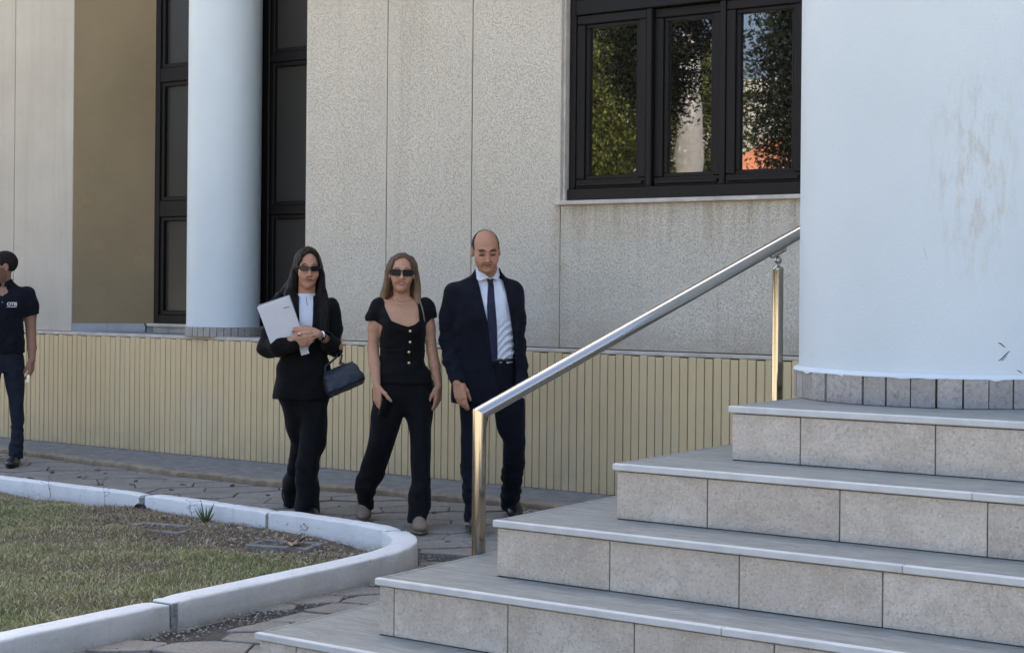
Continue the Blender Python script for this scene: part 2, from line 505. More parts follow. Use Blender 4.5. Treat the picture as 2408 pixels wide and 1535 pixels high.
# the recess with the left column: splayed beige wall, glazing and ledge
A0, A1 = Vector((-10.562, 8.842, 0)), Vector((-10.045, 9.33, 0))
dv = (A1 - A0); nv = Vector((dv.y, -dv.x, 0)).normalized()
def along(t, o=0.0): p = A0 + dv * t + nv * o; return (p.x, p.y)
MB().slab([along(0), along(1), along(1, -0.12), along(0, -0.12)], 1.06, TOP).build('splayed_wall', M_BEIGE, bld)
for t0, t1 in ((0.0, 0.40), (0.405, 1.0)):
    MB().slab([along(t0, 0.014), along(t1, 0.014), along(t1, 0.001), along(t0, 0.001)], 1.056, 1.128, ch=0.002).build('skirting_tile', M_SKIRT, bld)
MB().cbox(-10.55, -7.955, 8.803, 9.60, LEDGE - 0.03, LEDGE, 0.003).build('ledge', M_CONC, bld)
for x0, x1 in ((-10.05, -9.855), (-9.851, -9.55), (-9.546, -9.2), (-9.196, -8.8), (-8.796, -8.4), (-8.396, -7.96)):
    MB().cbox(x0, x1, 9.27, 9.35, LEDGE + 0.0005, 1.105, 0.002).build('sill_tile', M_CAP, bld)
MB().cbox(-10.10, -7.955, 9.235, 9.36, 1.1055, 1.131, 0.004).build('recess_sill', M_CAP, bld)
def recess_window(x0, x1, bars, jl):
    w = MB()
    y0, y1 = 9.30, 9.40
    w.cbox(x0, x0 + jl, y0, y1, 1.132, TOP - 1, 0.005)
    w.cbox(x1 - 0.06, x1, y0, y1, 1.132, TOP - 1, 0.005)
    for za, zb in bars: w.cbox(x0 + jl + 0.0005, x1 - 0.0605, y0 + 0.004, y1, za, zb, 0.005)
    fr = w.build('recess_window', M_FRAME, bld)
    zz = sorted(bars)
    for (a, b_), (c, d) in zip(zz, zz[1:]):
        s = MB(); t = 0.035
        X0, X1 = x0 + jl + 0.001, x1 - 0.061
        s.cbox(X0, X0 + t, y0 + 0.02, y1, b_ + 0.0005, c - 0.0005, 0.004); s.cbox(X1 - t, X1, y0 + 0.02, y1, b_ + 0.0005, c - 0.0005, 0.004)
        s.cbox(X0 + t, X1 - t, y0 + 0.02, y1, b_ + 0.0005, b_ + t, 0.004); s.cbox(X0 + t, X1 - t, y0 + 0.02, y1, c - t, c - 0.0005, 0.004)
        s.build('sash', M_FRAME, fr)
        MB().box(X0 + t + 0.001, X1 - t - 0.001, y0 + 0.055, y0 + 0.065, b_ + t + 0.001, c - t - 0.001).build('pane', M_GLASS2, fr)
recess_window(-10.10, -9.03, [(1.132, 1.205), (2.03, 2.165), (3.165, 3.285), (4.6, 4.7), (6.6, 6.7), (8.6, 8.7), (9.9, 10)], 0.075)
recess_window(-8.84, -7.955, [(1.132, 1.205), (2.025, 2.095), (3.24, 3.315), (4.6, 4.7), (6.6, 6.7), (8.6, 8.7), (9.9, 10)], 0.07)
MB().box(-9.03, -8.84, 9.31, 9.40, 1.132, TOP).build('mullion_post', M_FRAME, bld)
# thin conduit drop beside the beige wall foot
MB().tube([(-10.09, 9.225, 1.056), (-10.085, 9.228, 1.10), (-10.10, 9.222, 1.128)], 0.006, 6).build('cable_end', M_FRAME, bld)

# ------------------------------------------------------------------ plinth wall clad with slats
plinth = empty('plinth_wall')
tag(plinth, 'low plinth wall clad with upright cream slats running behind the people', 'wall')
MB().box(-16, -1.0, YW + 0.012, YW + 0.055, 0.10, 1.028).build('wall_backing', M_DARKGAP, plinth)
MB().cbox(-16, -1.0, YW - 0.006, YW + 0.09, 1.032, LEDGE + 0.0015, 0.004).build('coping', M_CAP, plinth)
PITCH = 0.0586
slat_me = [MB().cbox(-0.0264, 0.0264, -0.014, 0.014, 0, h, 0.0025).build('slat', M_SLAT, me_only=True) for h in (0.906, 0.902, 0.909)]
x = -11.433 - 36 * PITCH
k = 0
while x < -1.4:
    x += PITCH
    k += 1
    if x > -5.2 and k % 1: continue
    o = add_mesh('slat', slat_me[k % 3], None, plinth, (x - PITCH / 2 + random.uniform(-.0005, .0005), YW + random.uniform(-.0012, .0012), 0.1215))
    o.rotation_euler = (0, random.uniform(-.0008, .0008), random.uniform(-.006, .006))

# concrete apron along the foot of the wall, with a broken edge
def apron():
    n = 320
    v, f, t = [], [], []
    for i in range(n):
        X = -16 + i * (15.0 / (n - 1))
        e = 8.06 + 0.16 * min(1, max(0, (X + 7.3) / 1.6)) if X > -7.3 else 8.06 + 0.17 * min(1, max(0, (-8.4 - X) / 2.0))
        e += 0.02 * math.sin(X * 1.7) + 0.012 * math.sin(X * 5.3) + random.uniform(-.007, .007)
        j = random.uniform(-.006, .006)
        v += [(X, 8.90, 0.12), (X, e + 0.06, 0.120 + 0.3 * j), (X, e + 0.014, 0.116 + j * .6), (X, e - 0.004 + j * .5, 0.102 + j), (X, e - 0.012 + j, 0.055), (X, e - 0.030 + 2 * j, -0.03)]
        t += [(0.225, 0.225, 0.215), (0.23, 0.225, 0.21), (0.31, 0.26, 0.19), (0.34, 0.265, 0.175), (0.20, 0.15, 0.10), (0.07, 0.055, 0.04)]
    for i in range(n - 1):
        for q in range(5):
            a = i * 6 + q
            f.append((a, a + 1, a + 7, a + 6))
    return mesh_np('pavement', v, f, smooth=False, tint=np.array(t))
def apron_mat():
    m, nt, b = new_mat('apron_concrete')
    at = nt.nodes.new('ShaderNodeAttribute'); at.attribute_name = 'tint'
    p = world_pos(nt)
    c = mixc(nt, 1.0, at.outputs['Color'], ramp(nt, noise(nt, p, 9, 7, 0.75), [(0.3, 0.55), (0.7, 1.15)]), 'MULTIPLY')
    c = mixc(nt, ramp(nt, noise(nt, world_pos(nt, (2, 6, 6)), 1.6, 6, 0.7), [(0.55, 0.0), (0.72, 0.5)]), c, (0.17, 0.155, 0.135))
    nt.links.new(c, b.inputs['Base Color']); b.inputs['Roughness'].default_value = 0.9
    bump(nt, b, noise(nt, p, 45, 6, 0.7), 0.8, 0.012)
    return m
ap = add_mesh('pavement', apron(), apron_mat())
tag(ap, None, None, None, 'structure')

# ------------------------------------------------------------------ columns
def column(name, loc, r, rr, z0, zt, ntile, mat, label, stain_seed, tile_h):
    c = empty(name, loc)
    tag(c, label, 'column')
    MB().lathe([(r, tile_h), (r, TOP - z0 - 0.3)], 128).build('shaft', mat, c)
    if r > 0.4:                                            # slap of white paint that laps over the tiles
        v, f = [], []
        n = 256
        for i in range(n):
            t = 2 * math.pi * i / n
            d = 0.002 + 0.007 * max(0, math.sin(t * 9) * math.sin(t * 23 + 1)) ** 2 + random.uniform(0, .0015)
            for rad, z in ((r + .001, tile_h + .012), (rr - .002, tile_h + .006), (rr + .0015, tile_h - .001), (rr + .0016, tile_h - d)):
                v.append((rad * math.cos(t), rad * math.sin(t), z))
        for i in range(n):
            for q in range(3):
                a = i * 4 + q; b_ = ((i + 1) % n) * 4 + q
                f.append((a, b_, b_ + 1, a + 1))
        p = MB(); p.add(v, f, True); p.build('paint_lap', mat, c)
    MB().lathe([(r - 0.01, 0.0005), (rr - 0.006, 0.0005), (rr - 0.006, tile_h - .002), (r - 0.01, tile_h - .002)], 96).build('mortar_bed', M_DARKGAP, c)
    w = 2 * math.pi * rr / ntile
    seg = 3
    me = []
    gap = min(0.0028, w * 0.05)
    for q in range(3):
        v, f = [], []
        for i in range(seg + 1):
            t = (-w / 2 + gap + (w - 2 * gap) * i / seg) / rr
            for rad, z in ((rr - .012, 0.001), (rr - .0005, 0.001), (rr, 0.003), (rr, tile_h - .003), (rr - .002, tile_h), (rr - .012, tile_h)):
                v.append((rad * math.cos(t) , rad * math.sin(t), z))
        for i in range(seg):
            for j in range(5):
                a = i * 6 + j
                f.append((a, a + 6, a + 7, a + 1))
        f.append(tuple(range(6))); f.append(tuple(range(seg * 6 + 5, seg * 6 - 1, -1)))
        b_ = MB(); b_.add(v, f, False)
        me.append(b_.build('base_tile', M_RING, me_only=True))
    for i in range(ntile):
        o = add_mesh('base_tile', me[i % 3], None, c)
        o.rotation_euler = (0, 0, 2 * math.pi * (i + 0.35) / ntile + random.uniform(-.003, .003))
        s = 1 + random.uniform(-.004, .004)
        o.scale = (s, s, 1 + random.uniform(-.03, .01))
    return c

cR = (-1.862, 5.359)
bigcol = column('column', (cR[0], cR[1], 1.085), 0.4955, 0.5135, 1.085, TOP, 40, column_paint(0, (0.245, -0.43, 0.74)),
       'broad round white column with a ring of grey tiles on the top step', 1, 0.096)
# black scuffs and hairline scratches on the paint
M_SCUFF = simple('rubber_scuff', (0.045, 0.042, 0.042), .8)
def scuff(pts, w):
    b_ = MB(); v, f = [], []
    for i, (a, z) in enumerate(pts):
        t = i / (len(pts) - 1); h = w * (0.25 + math.sin(math.pi * min(.96, max(.04, t))))
        for k, rr in ((-1, .4956), (0, .4962), (1, .4956)):
            v.append((rr * math.cos(a), rr * math.sin(a), z + k * h))
    for i in range(len(pts) - 1):
        for k in range(2):
            q = i * 3 + k; f.append((q, q + 3, q + 4, q + 1))
    b_.add(v, f, True); b_.build('scuff_mark', M_SCUFF, bigcol)
scuff([(-1.369, .520), (-1.367, .510), (-1.3636, .500), (-1.356, .484), (-1.3443, .466)], .0012)
scuff([(-.898, .2085), (-.882, .206), (-.868, .200), (-.850, .1936)], .0022)
scuff([(-.820, .183), (-.836, .177), (-.854, .168), (-.876, .158), (-.897, .1516)], .0024)
scuff([(-.771, .123), (-.75, .118), (-.727, .112)], .0016)
scuff([(-.835, .170), (-.862, .156), (-.880, .151)], .0014)
column('column', (-8.997, 9.040, LEDGE), 0.289, 0.300, LEDGE, TOP, 34, column_paint(0, None),
       'slim round white column standing on the ledge in front of the recess', 2, 0.075)
# ------------------------------------------------------------------ staircase
stair = empty('staircase')
tag(stair, 'wide flight of grey granite steps with pale nosings in the foreground', 'stairs')
ZS = [1.085, 0.915, 0.745, 0.575, 0.405, 0.235, 0.068]
YS = [4.502, 4.180, 3.931, 3.689, 3.494, 3.27, 3.05]
XS = [-2.256, -2.487, -2.761, -3.023, -3.329, -3.329, -3.329]
XR = 3.2
YB = 8.78
RJ = [[-2.017, -1.591], [-2.169, -1.752, -1.333], [-2.355, -1.940, -1.527], [-2.960, -2.546, -2.131, -1.720], [-3.173, -2.92, -2.50, -2.09], [-3.0], [-3.0]]
TJ = [[-1.75], [-1.88, -1.42], [-2.33, -1.921, -1.40], [-2.507, -2.141, -1.676], [-2.8, -2.35, -1.9], [-2.9], [-2.9]]
NJ = [[-1.2], [-1.372], [-1.47], [-1.865], [-2.2], [-2.0], [-2.0]]
core = MB()
for k in range(7):
    yb = YS[k - 1] + 0.05 if k else YB
    core.box(XS[k] + 0.022, XR, YS[k] + 0.022, YB, (ZS[k + 1] - 0.03) if k < 6 else -0.02, ZS[k] - 0.0235)
core.build('step_core', M_MORTAR, stair)
for k in range(7):
    z1 = ZS[k]; z0 = ZS[k + 1] if k < 6 else 0.0
    x0, y0 = XS[k], YS[k]
    # riser tiles along the front
    xs = [x0 + 0.006] + RJ[k]
    while xs[-1] < XR - 0.45: xs.append(xs[-1] + 0.415)
    xs.append(XR)
    for a, b_ in zip(xs, xs[1:]):
        MB().cbox(a + 0.0018, b_ - 0.0018, y0 + 0.008 + random.uniform(-.0008, .0008), y0 + 0.0215, z0 + 0.002, z1 - 0.0235, 0.0015).build('riser_tile', M_TILE, stair)
    # side tiles towards the lawn
    ys = [y0 + 0.024]
    while ys[-1] < YB - 0.6: ys.append(ys[-1] + 0.415)
    ys.append(YB)
    zz = z0 if k < 4 else 0.0
    if k < 5:
        for a, b_ in zip(ys, ys[1:]):
            MB().cbox(x0 + 0.006, x0 + 0.0195, a + 0.0018, b_ - 0.0018, zz + 0.002, z1 - 0.0235, 0.0015).build('riser_tile', M_TILE, stair)
    # tread slabs with slanting joints
    ydeep = (YS[k - 1] + 0.010) if k else YB
    sl = 0.62
    js = [None] + TJ[k]
    while js[-1] < XR - 0.9: js.append(js[-1] + 0.47)
    js.append(None)
    dep = ydeep - (y0 + 0.0195)
    sl = 0.62 if k else 0.1
    for a, b_ in zip(js, js[1:]):
        p = []
        xa0 = x0 + 0.0155 if a is None else a + 0.0012
        xa1 = x0 + 0.0155 if a is None else a + 0.0012 + sl * dep
        xb0 = XR if b_ is None else b_ - 0.0012
        xb1 = XR if b_ is None else b_ - 0.0012 + sl * dep
        MB().slab([(xa0, y0 + 0.0195), (xb0, y0 + 0.0195), (xb1, ydeep), (xa1, ydeep)], z1 - 0.023, z1 - random.uniform(0, .0008), ch=0.0008).build('tread_slab', M_TREAD, stair)
    # the part of each tread that wraps round the left side
    if k and k < 5:
        xw = XS[k - 1] + 0.004
        ys2 = [ydeep + 0.002, ydeep + 0.42, ydeep + 1.25, ydeep + 2.1, ydeep + 3.0, YB]
        for a, b_ in zip(ys2, ys2[1:]):
            if b_ - a < 0.1: continue
            MB().slab([(x0 + 0.0155, a + .001), (xw, a + .001), (xw, b_ - .001), (x0 + 0.0155, b_ - .001)], z1 - 0.023, z1 - random.uniform(0, .0008), ch=0.0008).build('tread_slab', M_TREAD, stair)
    # white nosing strips
    ns = [x0 - 0.004] + NJ[k] + [NJ[k][0] + 1.3, XR]
    for a, b_ in zip(ns, ns[1:]):
        MB().cbox(a + 0.0007, b_ - 0.0007, y0 - 0.004, y0 + 0.0185, z1 - 0.0195, z1 + 0.0012, 0.0025).build('nosing', M_NOSE, stair)
    if k < 5:
        MB().cbox(x0 - 0.004, x0 + 0.0145, y0 + 0.019, YB, z1 - 0.0225, z1 + 0.0004, 0.0025).build('nosing', M_TREAD, stair)

# ------------------------------------------------------------------ handrail
def steel_mat(name='brushed_steel', lo=(0.36, 0.352, 0.335), hi=(0.42, 0.41, 0.39)):
    m, nt, b = new_mat(name)
    b.inputs['Metallic'].default_value = 1.0
    c = mixc(nt, noise(nt, world_pos(nt, (30, 30, 30)), 1.0, 4), lo, hi)
    nt.links.new(c, b.inputs['Base Color'])
    rr = ramp(nt, noise(nt, world_pos(nt, (90, 90, 6)), 1.0, 4), [(0.3, 0.07), (0.7, 0.14)])
    nt.links.new(rr, b.inputs['Roughness'])
    b.inputs['Anisotropic'].default_value = 0.0
    return m
M_STEEL = steel_mat()
M_POST = steel_mat('satin_steel_post', (0.30, 0.282, 0.245), (0.345, 0.325, 0.285))
rail = empty('handrail')
tag(rail, 'shiny steel handrail on two posts rising beside the granite steps', 'handrail')
pA = Vector((-3.050, 4.255, 0)); pB = Vector((-2.530, 5.443, 0))
zA, zB = 1.046, 1.628
dr = (pB - pA).normalized(); slope = (zB - zA) / (pB - pA).length
sv = (dr + Vector((0, 0, slope))).normalized()
corner = pA + Vector((0, 0, zA - 0.010))
endp = pB + Vector((0, 0, zB)) + (dr + Vector((0, 0, slope))) * 0.62
def mitred(p_end, axis, r, n=36):
    """tube from the mitre plane at the corner to p_end"""
    axis = axis.normalized()
    u = axis.cross(Vector((0.3, 0.8, 0.1))).normalized(); w = axis.cross(u)
    pl = (Vector((0, 0, 1)) + sv).normalized()
    ra, rb = [], []
    for k in range(n):
        o = (u * math.cos(2 * math.pi * k / n) + w * math.sin(2 * math.pi * k / n)) * r
        t = -(o.dot(pl)) / axis.dot(pl)
        ra.append(corner + o + axis * t); rb.append(p_end + o)
    b_ = MB(); b_.add(ra + rb, [(k, (k + 1) % n, (k + 1) % n + n, k + n) for k in range(n)], True)
    b_.add(rb, [list(range(n))], False)
    return b_
mitred(pA + Vector((0, 0, -0.02)), Vector((0, 0, -1)), 0.0232).build('post', M_POST, rail)
mitred(endp, sv, 0.0238).build('rail_tube', M_STEEL, rail)
up = MB()
up.tube([pB + Vector((0, 0, 0.9)), pB + Vector((0, 0, zB - 0.092))], 0.0205, 28)
up.tube([pB + Vector((0, 0, 0.9)), pB + Vector((0, 0, 0.3))], 0.0205, 28)
up.build('post', M_POST, rail)
tp = zB - 0.092
cap_ = MB(); cap_.lathe([(0.0212, tp - 0.004), (0.0216, tp), (0.019, tp + .004), (0.008, tp + .008), (0.0065, tp + .02)], 24, Matrix.Translation(pB)); cap_.build('post_cap', M_STEEL, rail)
bl = MB(); bl.lathe([(0.0001, -.015), (.008, -.0127), (.0130, -.0075), (.015, 0), (.0130, .0075), (.008, .0127), (.0001, .015)], 20, Matrix.Translation(pB + Vector((0, 0, tp + .030)))); bl.build('ball_joint', M_STEEL, rail)
sd_ = MB()
cpt = pB + Vector((0, 0, zB)) - Vector((0, 0, 0.033))
sd_.tube([cpt - sv * 0.040, cpt - sv * 0.034, cpt + sv * 0.034, cpt + sv * 0.040], [0.006, 0.011, 0.011, 0.006], 12)
sd_.tube([pB + Vector((0, 0, tp + .038)), cpt], 0.0055, 10)
sd_.build('saddle', M_STEEL, rail)

# ------------------------------------------------------------------ ground
def ground_mat():
    m, nt, b = new_mat('dry_ground')
    p = world_pos(nt)
    c = mixc(nt, ramp(nt, noise(nt, p, 0.25, 6, 0.6), [(0.35, 0.0), (0.65, 1.0)]), (0.39, 0.36, 0.27), (0.47, 0.43, 0.33))
    nt.links.new(c, b.inputs['Base Color']); b.inputs['Roughness'].default_value = 0.95
    return m
g = MB(); g.add([(-500, -500, -0.045), (500, -500, -0.045), (500, 500, -0.045), (-500, 500, -0.045)], [(0, 1, 2, 3)])
tag(g.build('ground', ground_mat()), kind='structure')

def gz(y): return min(.07, max(0.0, (y - 7.0) * .066)) + .018 * min(1, max(0, (6.8 - y) / .6))
M_PAVER = granite_mat('paving_stone', (0.225, 0.208, 0.178), (0.315, 0.29, 0.25), (0.14, 0.128, 0.11), 0.8, 60)
def bed_mat():
    m, nt, b = new_mat('pebbly_joint_mortar')
    p = world_pos(nt)
    vo = nd(nt, 'ShaderNodeTexVoronoi', Scale=70.0); nt.links.new(p, vo.inputs['Vector'])
    c = mixc(nt, ramp(nt, vo.outputs['Distance'], [(0.1, 0.0), (0.6, 1.0)]), (0.14, 0.125, 0.105), (0.06, 0.052, 0.044))
    c = mixc(nt, ramp(nt, noise(nt, p, 6, 4), [(0.5, 0.0), (0.7, 0.6)]), c, (0.12, 0.11, 0.09))
    nt.links.new(c, b.inputs['Base Color']); b.inputs['Roughness'].default_value = 0.9
    inv = math_n(nt, 'SUBTRACT', 1.0, vo.outputs['Distance'])
    bump(nt, b, inv, 1.0, 0.012)
    return m
pav = empty('paving')
tag(pav, kind='structure')
pb = MB(); pb.add([(q_, y_, gz(y_) - .018) for y_ in (-3, 6.2, 6.8, 7.0, 8.45) for q_ in (-16, 3.4)], [(2 * i, 2 * i + 1, 2 * i + 3, 2 * i + 2) for i in range(4)])
pb.build('joint_bed', bed_mat(), pav)

def clip(poly, p, nrm):
    out = []
    for i in range(len(poly)):
        a, b_ = poly[i], poly[(i + 1) % len(poly)]
        da = (a[0] - p[0]) * nrm[0] + (a[1] - p[1]) * nrm[1]
        db = (b_[0] - p[0]) * nrm[0] + (b_[1] - p[1]) * nrm[1]
        if da <= 0: out.append(a)
        if (da < 0) != (db < 0) and da != db:
            t = da / (da - db)
            out.append((a[0] + t * (b_[0] - a[0]), a[1] + t * (b_[1] - a[1])))
    return out
def in_lawn(x, y, m=0.0): return x < -4.86 - m and 2.0 < y < 7.02 - m
rp = random.Random(5)
ca, sa = math.cos(R(31)), math.sin(R(31))
sx, sy = 0.43, 0.205
seeds = []
for j in range(-46, 46):
    for i in range(-40, 40):
        u = (i + 0.5 * (j % 2) + rp.uniform(-.26, .26)) * sx; v = (j + rp.uniform(-.13, .13)) * sy
        x, y = u * ca - v * sa - 6, u * sa + v * ca + 6
        if -15 < x < 0 and 1.0 < y < 9.3: seeds.append((x, y, u, v))
nslab = 0
for (x, y, u, v) in seeds:
    if not (-13.2 < x < -2.9 and 2.3 < y < 8.42): continue
    if in_lawn(x, y, 0.18) or (x > -3.45 and y < 3.4): continue
    if x < -4.86 and y < 3.3: continue
    # keep a strip of pebbles along the outside of the kerb
    if x > -3.2 and y < 8.6 - 0.2 and x > -2.9: continue
    poly = [(x - 1, y - 1), (x + 1, y - 1), (x + 1, y + 1), (x - 1, y + 1)]
    for (x2, y2, u2, v2) in seeds:
        du, dv_ = (u2 - u) / sx, (v2 - v) / sy
        if (x2, y2) == (x, y) or du * du + dv_ * dv_ > 6.5: continue
        # bisector in the stretched frame
        nu, nv_ = (u2 - u) / sx ** 2, (v2 - v) / sy ** 2
        nx, ny = nu * ca - nv_ * sa, nu * sa + nv_ * ca
        L = math.hypot(nx, ny)
        mx, my = (x + x2) / 2, (y + y2) / 2
        rowj = abs(-nx * sa + ny * ca) / L                # 1 for the long joints between rows
        gp = (0.003 + 0.013 * rowj ** 2) * rp.uniform(.75, 1.3)
        poly = clip(poly, (mx - nx / L * gp, my - ny / L * gp), (nx, ny))
    poly = clip(poly, (0, 8.40), (0, 1))
    if x > -4.86: poly = clip(poly, (-4.70 + 0.02 * math.sin(y * 3), 0), (-1, 0)) if y < 6.4 else poly
    if len(poly) < 3: continue
    ar = abs(sum(poly[i][0] * poly[(i + 1) % len(poly)][1] - poly[(i + 1) % len(poly)][0] * poly[i][1] for i in range(len(poly)))) / 2
    if ar < 0.012: continue
    # rough up the long edges
    rough = []
    for i in range(len(poly)):
        a, b_ = poly[i], poly[(i + 1) % len(poly)]
        rough.append(a)
        L = math.hypot(b_[0] - a[0], b_[1] - a[1])
        for q in range(1, int(L / 0.11) + 1):
            t = q / (int(L / 0.11) + 1)
            rough.append((a[0] + t * (b_[0] - a[0]) + rp.uniform(-.006, .006), a[1] + t * (b_[1] - a[1]) + rp.uniform(-.006, .006)))
    z = rp.uniform(-.003, .005)
    s = MB().slab(rough, -0.03, z, ch=0.004)
    for p_ in s.v: p_.z += gz(p_.y)
    nslab += 1
    s.build('paving_stone', M_PAVER, pav)
print('paving stones', nslab)

# ------------------------------------------------------------------ kerb round the lawn
def kerb_mat():
    m, nt, b = new_mat('white_painted_kerb')
    p = world_pos(nt)
    c = mixc(nt, ramp(nt, noise(nt, p, 3.0, 6, 0.65), [(0.3, 0.0), (0.7, 1.0)]), (0.68, 0.685, 0.665), (0.77, 0.775, 0.755))
    # outer face below the paint edge: greyer colour stands in for less skylight
    at = nt.nodes.new('ShaderNodeAttribute'); at.attribute_name = 'tint'
    c = mixc(nt, at.outputs['Fac'], c, mixc(nt, ramp(nt, noise(nt, p, 5.0, 6, 0.7), [(0.3, 0.0), (0.7, 1.0)]), (0.50, 0.485, 0.445), (0.60, 0.58, 0.54)))
    chip = ramp(nt, noise(nt, p, 20, 8, 0.78), [(0.605, 0.0), (0.65, 1.0)])
    c = mixc(nt, math_n(nt, 'MULTIPLY', chip, 0.7), c, (0.33, 0.31, 0.28))
    sp = nt.nodes.new('ShaderNodeSeparateXYZ'); nt.links.new(p, sp.inputs[0])
    lowz = nd(nt, 'ShaderNodeMapRange'); nt.links.new(sp.outputs[2], lowz.inputs[0])
    lowz.inputs[1].default_value = 0.0; lowz.inputs[2].default_value = 0.055; lowz.inputs[3].default_value = 1.0; lowz.inputs[4].default_value = 0.0
    spl = math_n(nt, 'MULTIPLY', lowz.outputs[0], ramp(nt, noise(nt, p, 11, 6, 0.75), [(0.3, 0.0), (0.62, 1.0)]))
    c = mixc(nt, math_n(nt, 'MULTIPLY', spl, 0.85), c, (0.24, 0.20, 0.15))
    dr = ramp(nt, noise(nt, world_pos(nt, (16, 16, 2)), 1.0, 6, 0.75), [(0.55, 0.0), (0.75, 0.45)])
    c = mixc(nt, dr, c, (0.40, 0.38, 0.34))
    nt.links.new(c, b.inputs['Base Color']); b.inputs['Roughness'].default_value = 0.75
    bump(nt, b, noise(nt, p, 35, 6, 0.7), 0.7, 0.008)
    return m
M_KERB = kerb_mat()
ctl = [(-4.955, 1.6), (-4.955, 3.0), (-4.955, 4.4), (-4.957, 5.2), (-4.960, 5.65), (-4.970, 5.95), (-4.998, 6.18), (-5.068, 6.39), (-5.185, 6.56), (-5.325, 6.68), (-5.48, 6.755), (-5.75, 6.805), (-6.4, 6.865), (-7.55, 6.950), (-8.3, 6.960), (-9.06, 6.972), (-11, 6.99), (-14, 7.0)]
path = []
for i in range(len(ctl) - 1):                            # Catmull-Rom through the measured points
    p0, p1, p2, p3 = (np.array(ctl[min(max(j, 0), len(ctl) - 1)]) for j in (i - 1, i, i + 1, i + 2))
    n_ = max(4, int(np.hypot(*(p2 - p1)) / 0.06))
    for t in np.arange(n_) / n_:
        path.append(tuple(0.5 * (2 * p1 + (p2 - p0) * t + (2 * p0 - 5 * p1 + 4 * p2 - p3) * t * t + (3 * p1 - p0 - 3 * p2 + p3) * t ** 3)))
path = np.array(path)
sl_ = np.concatenate([[0], np.cumsum(np.hypot(*np.diff(path, axis=0).T))])
def path_at(s):
    return np.array([np.interp(s, sl_, path[:, 0]), np.interp(s, sl_, path[:, 1])])
def s_near(x, y): return sl_[np.argmin((path[:, 0] - x) ** 2 + (path[:, 1] - y) ** 2)]
kerb = empty('planter_kerb')
tag(kerb, 'white painted concrete kerb curving round the patchy lawn', 'kerb')
cuts = [sl_[0], s_near(-4.955, 4.60), s_near(-5.40, 6.72), s_near(-6.42, 6.87), s_near(-7.58, 6.95), s_near(-10.4, 7.0), sl_[-1]]
gaps = [0, 0.034, 0.003, 0.022, 0.045, 0.008, 0]
wid = [0.125, 0.135, 0.112, 0.105, 0.095, 0.095]
hgt = [0.124, 0.130, 0.136, 0.130, 0.126, 0.126]
for q in range(6):
    s0, s1 = cuts[q] + gaps[q], cuts[q + 1] - gaps[q + 1] * 0.3
    n = max(8, int((s1 - s0) / 0.045))
    v, f, tn = [], [], []
    W, Hh = wid[q] / 2, hgt[q]
    prof = [(W + .006, -.05), (W + .003, .02), (W + .001, .07), (W, Hh - .011), (W - .003, Hh - .004), (W - .010, Hh), (0, Hh + .002), (-W + .010, Hh), (-W + .003, Hh - .004), (-W, Hh - .011), (-W - .001, .05), (-W - .004, -.05)]
    tcol = [1, 1, 1, 1, .55, .0, 0, 0, 0, 0, 0, 0.2]
    np_ = len(prof)
    wob = RNG.normal(0, 1, (n + 1, 3))
    for i in range(n + 1):
        s = s0 + (s1 - s0) * i / n
        p0 = path_at(s); d = path_at(min(s + .05, sl_[-1])) - path_at(max(s - .05, 0)); d /= np.linalg.norm(d)
        nr = np.array([d[1], -d[0]])                      # outwards
        endr = 1 - 0.5 * max(0, 1 - min(i, n - i) / 1.5) * 0.12
        for j, (o, z) in enumerate(prof):
            jit = 0.0016 * wob[i, j % 3] if 2 < j < 10 else 0.001 * wob[i, 0]
            v.append((*(p0 + nr * (o * endr + jit)), z * (1 if z < 0 else endr) + 0.5 * jit))
            tn.append(tcol[j])
    for i in range(n):
        for j in range(np_ - 1):
            a = i * np_ + j
            f.append((a, a + np_, a + np_ + 1, a + 1))
    tris = []
    for e0 in (0, n):
        eb = len(v)
        v += v[e0 * np_:(e0 + 1) * np_]; tn += [0.1] * np_
        for j in range(1, np_ - 1):
            t3 = (eb, eb + j, eb + j + 1)
            tris.append(t3 if e0 == 0 else t3[::-1])
    me = mesh_np('kerb_segment', v, f, tris, smooth=True, tint=np.array(tn)[:, None] * np.ones(3))
    o = add_mesh('kerb_segment', me, M_KERB, kerb)
# rough mortar showing in the two wide joints
M_RUB = granite_mat('bare_joint_concrete', (0.26, 0.24, 0.21), (0.40, 0.38, 0.35), (0.14, 0.12, 0.10), 0.9, 50)
for q in (1, 3, 4):
    s = cuts[q] + gaps[q] * 0.35; p0 = path_at(s); d = path_at(s + .05) - path_at(s - .05); ang = math.atan2(d[1], d[0])
    M = Matrix.Translation((p0[0], p0[1], 0)) @ Matrix.Rotation(ang, 4, 'Z')
    b_ = MB()
    for t in range(26):
        l = gaps[q] * 0.75
        a, c, z = random.uniform(-l, l), random.uniform(-wid[q] / 2 + .006, wid[q] / 2 - .004), random.uniform(0.0, 0.095)
        r_ = random.uniform(.008, .018)
        b_.cbox(a - r_, a + r_, c - r_, c + r_, z - r_, z + r_, r_ * .4, M @ Matrix.Rotation(random.uniform(0, 3), 4, 'Z'))
    b_.cbox(-gaps[q] * .3, gaps[q] * 1.04, -wid[q] / 2 + .006, wid[q] / 2 - .003, -.03, hgt[q] - .014, .004, M)
    if q == 1: MB().cbox(-gaps[q] * .3, gaps[q] * 1.04, -wid[q] / 2 + .006, wid[q] / 2 - .010, hgt[q] - .0135, hgt[q] - .003, .003, M).build('joint_paint', M_KERB, kerb)
    b_.build('joint_mortar', M_RUB, kerb)
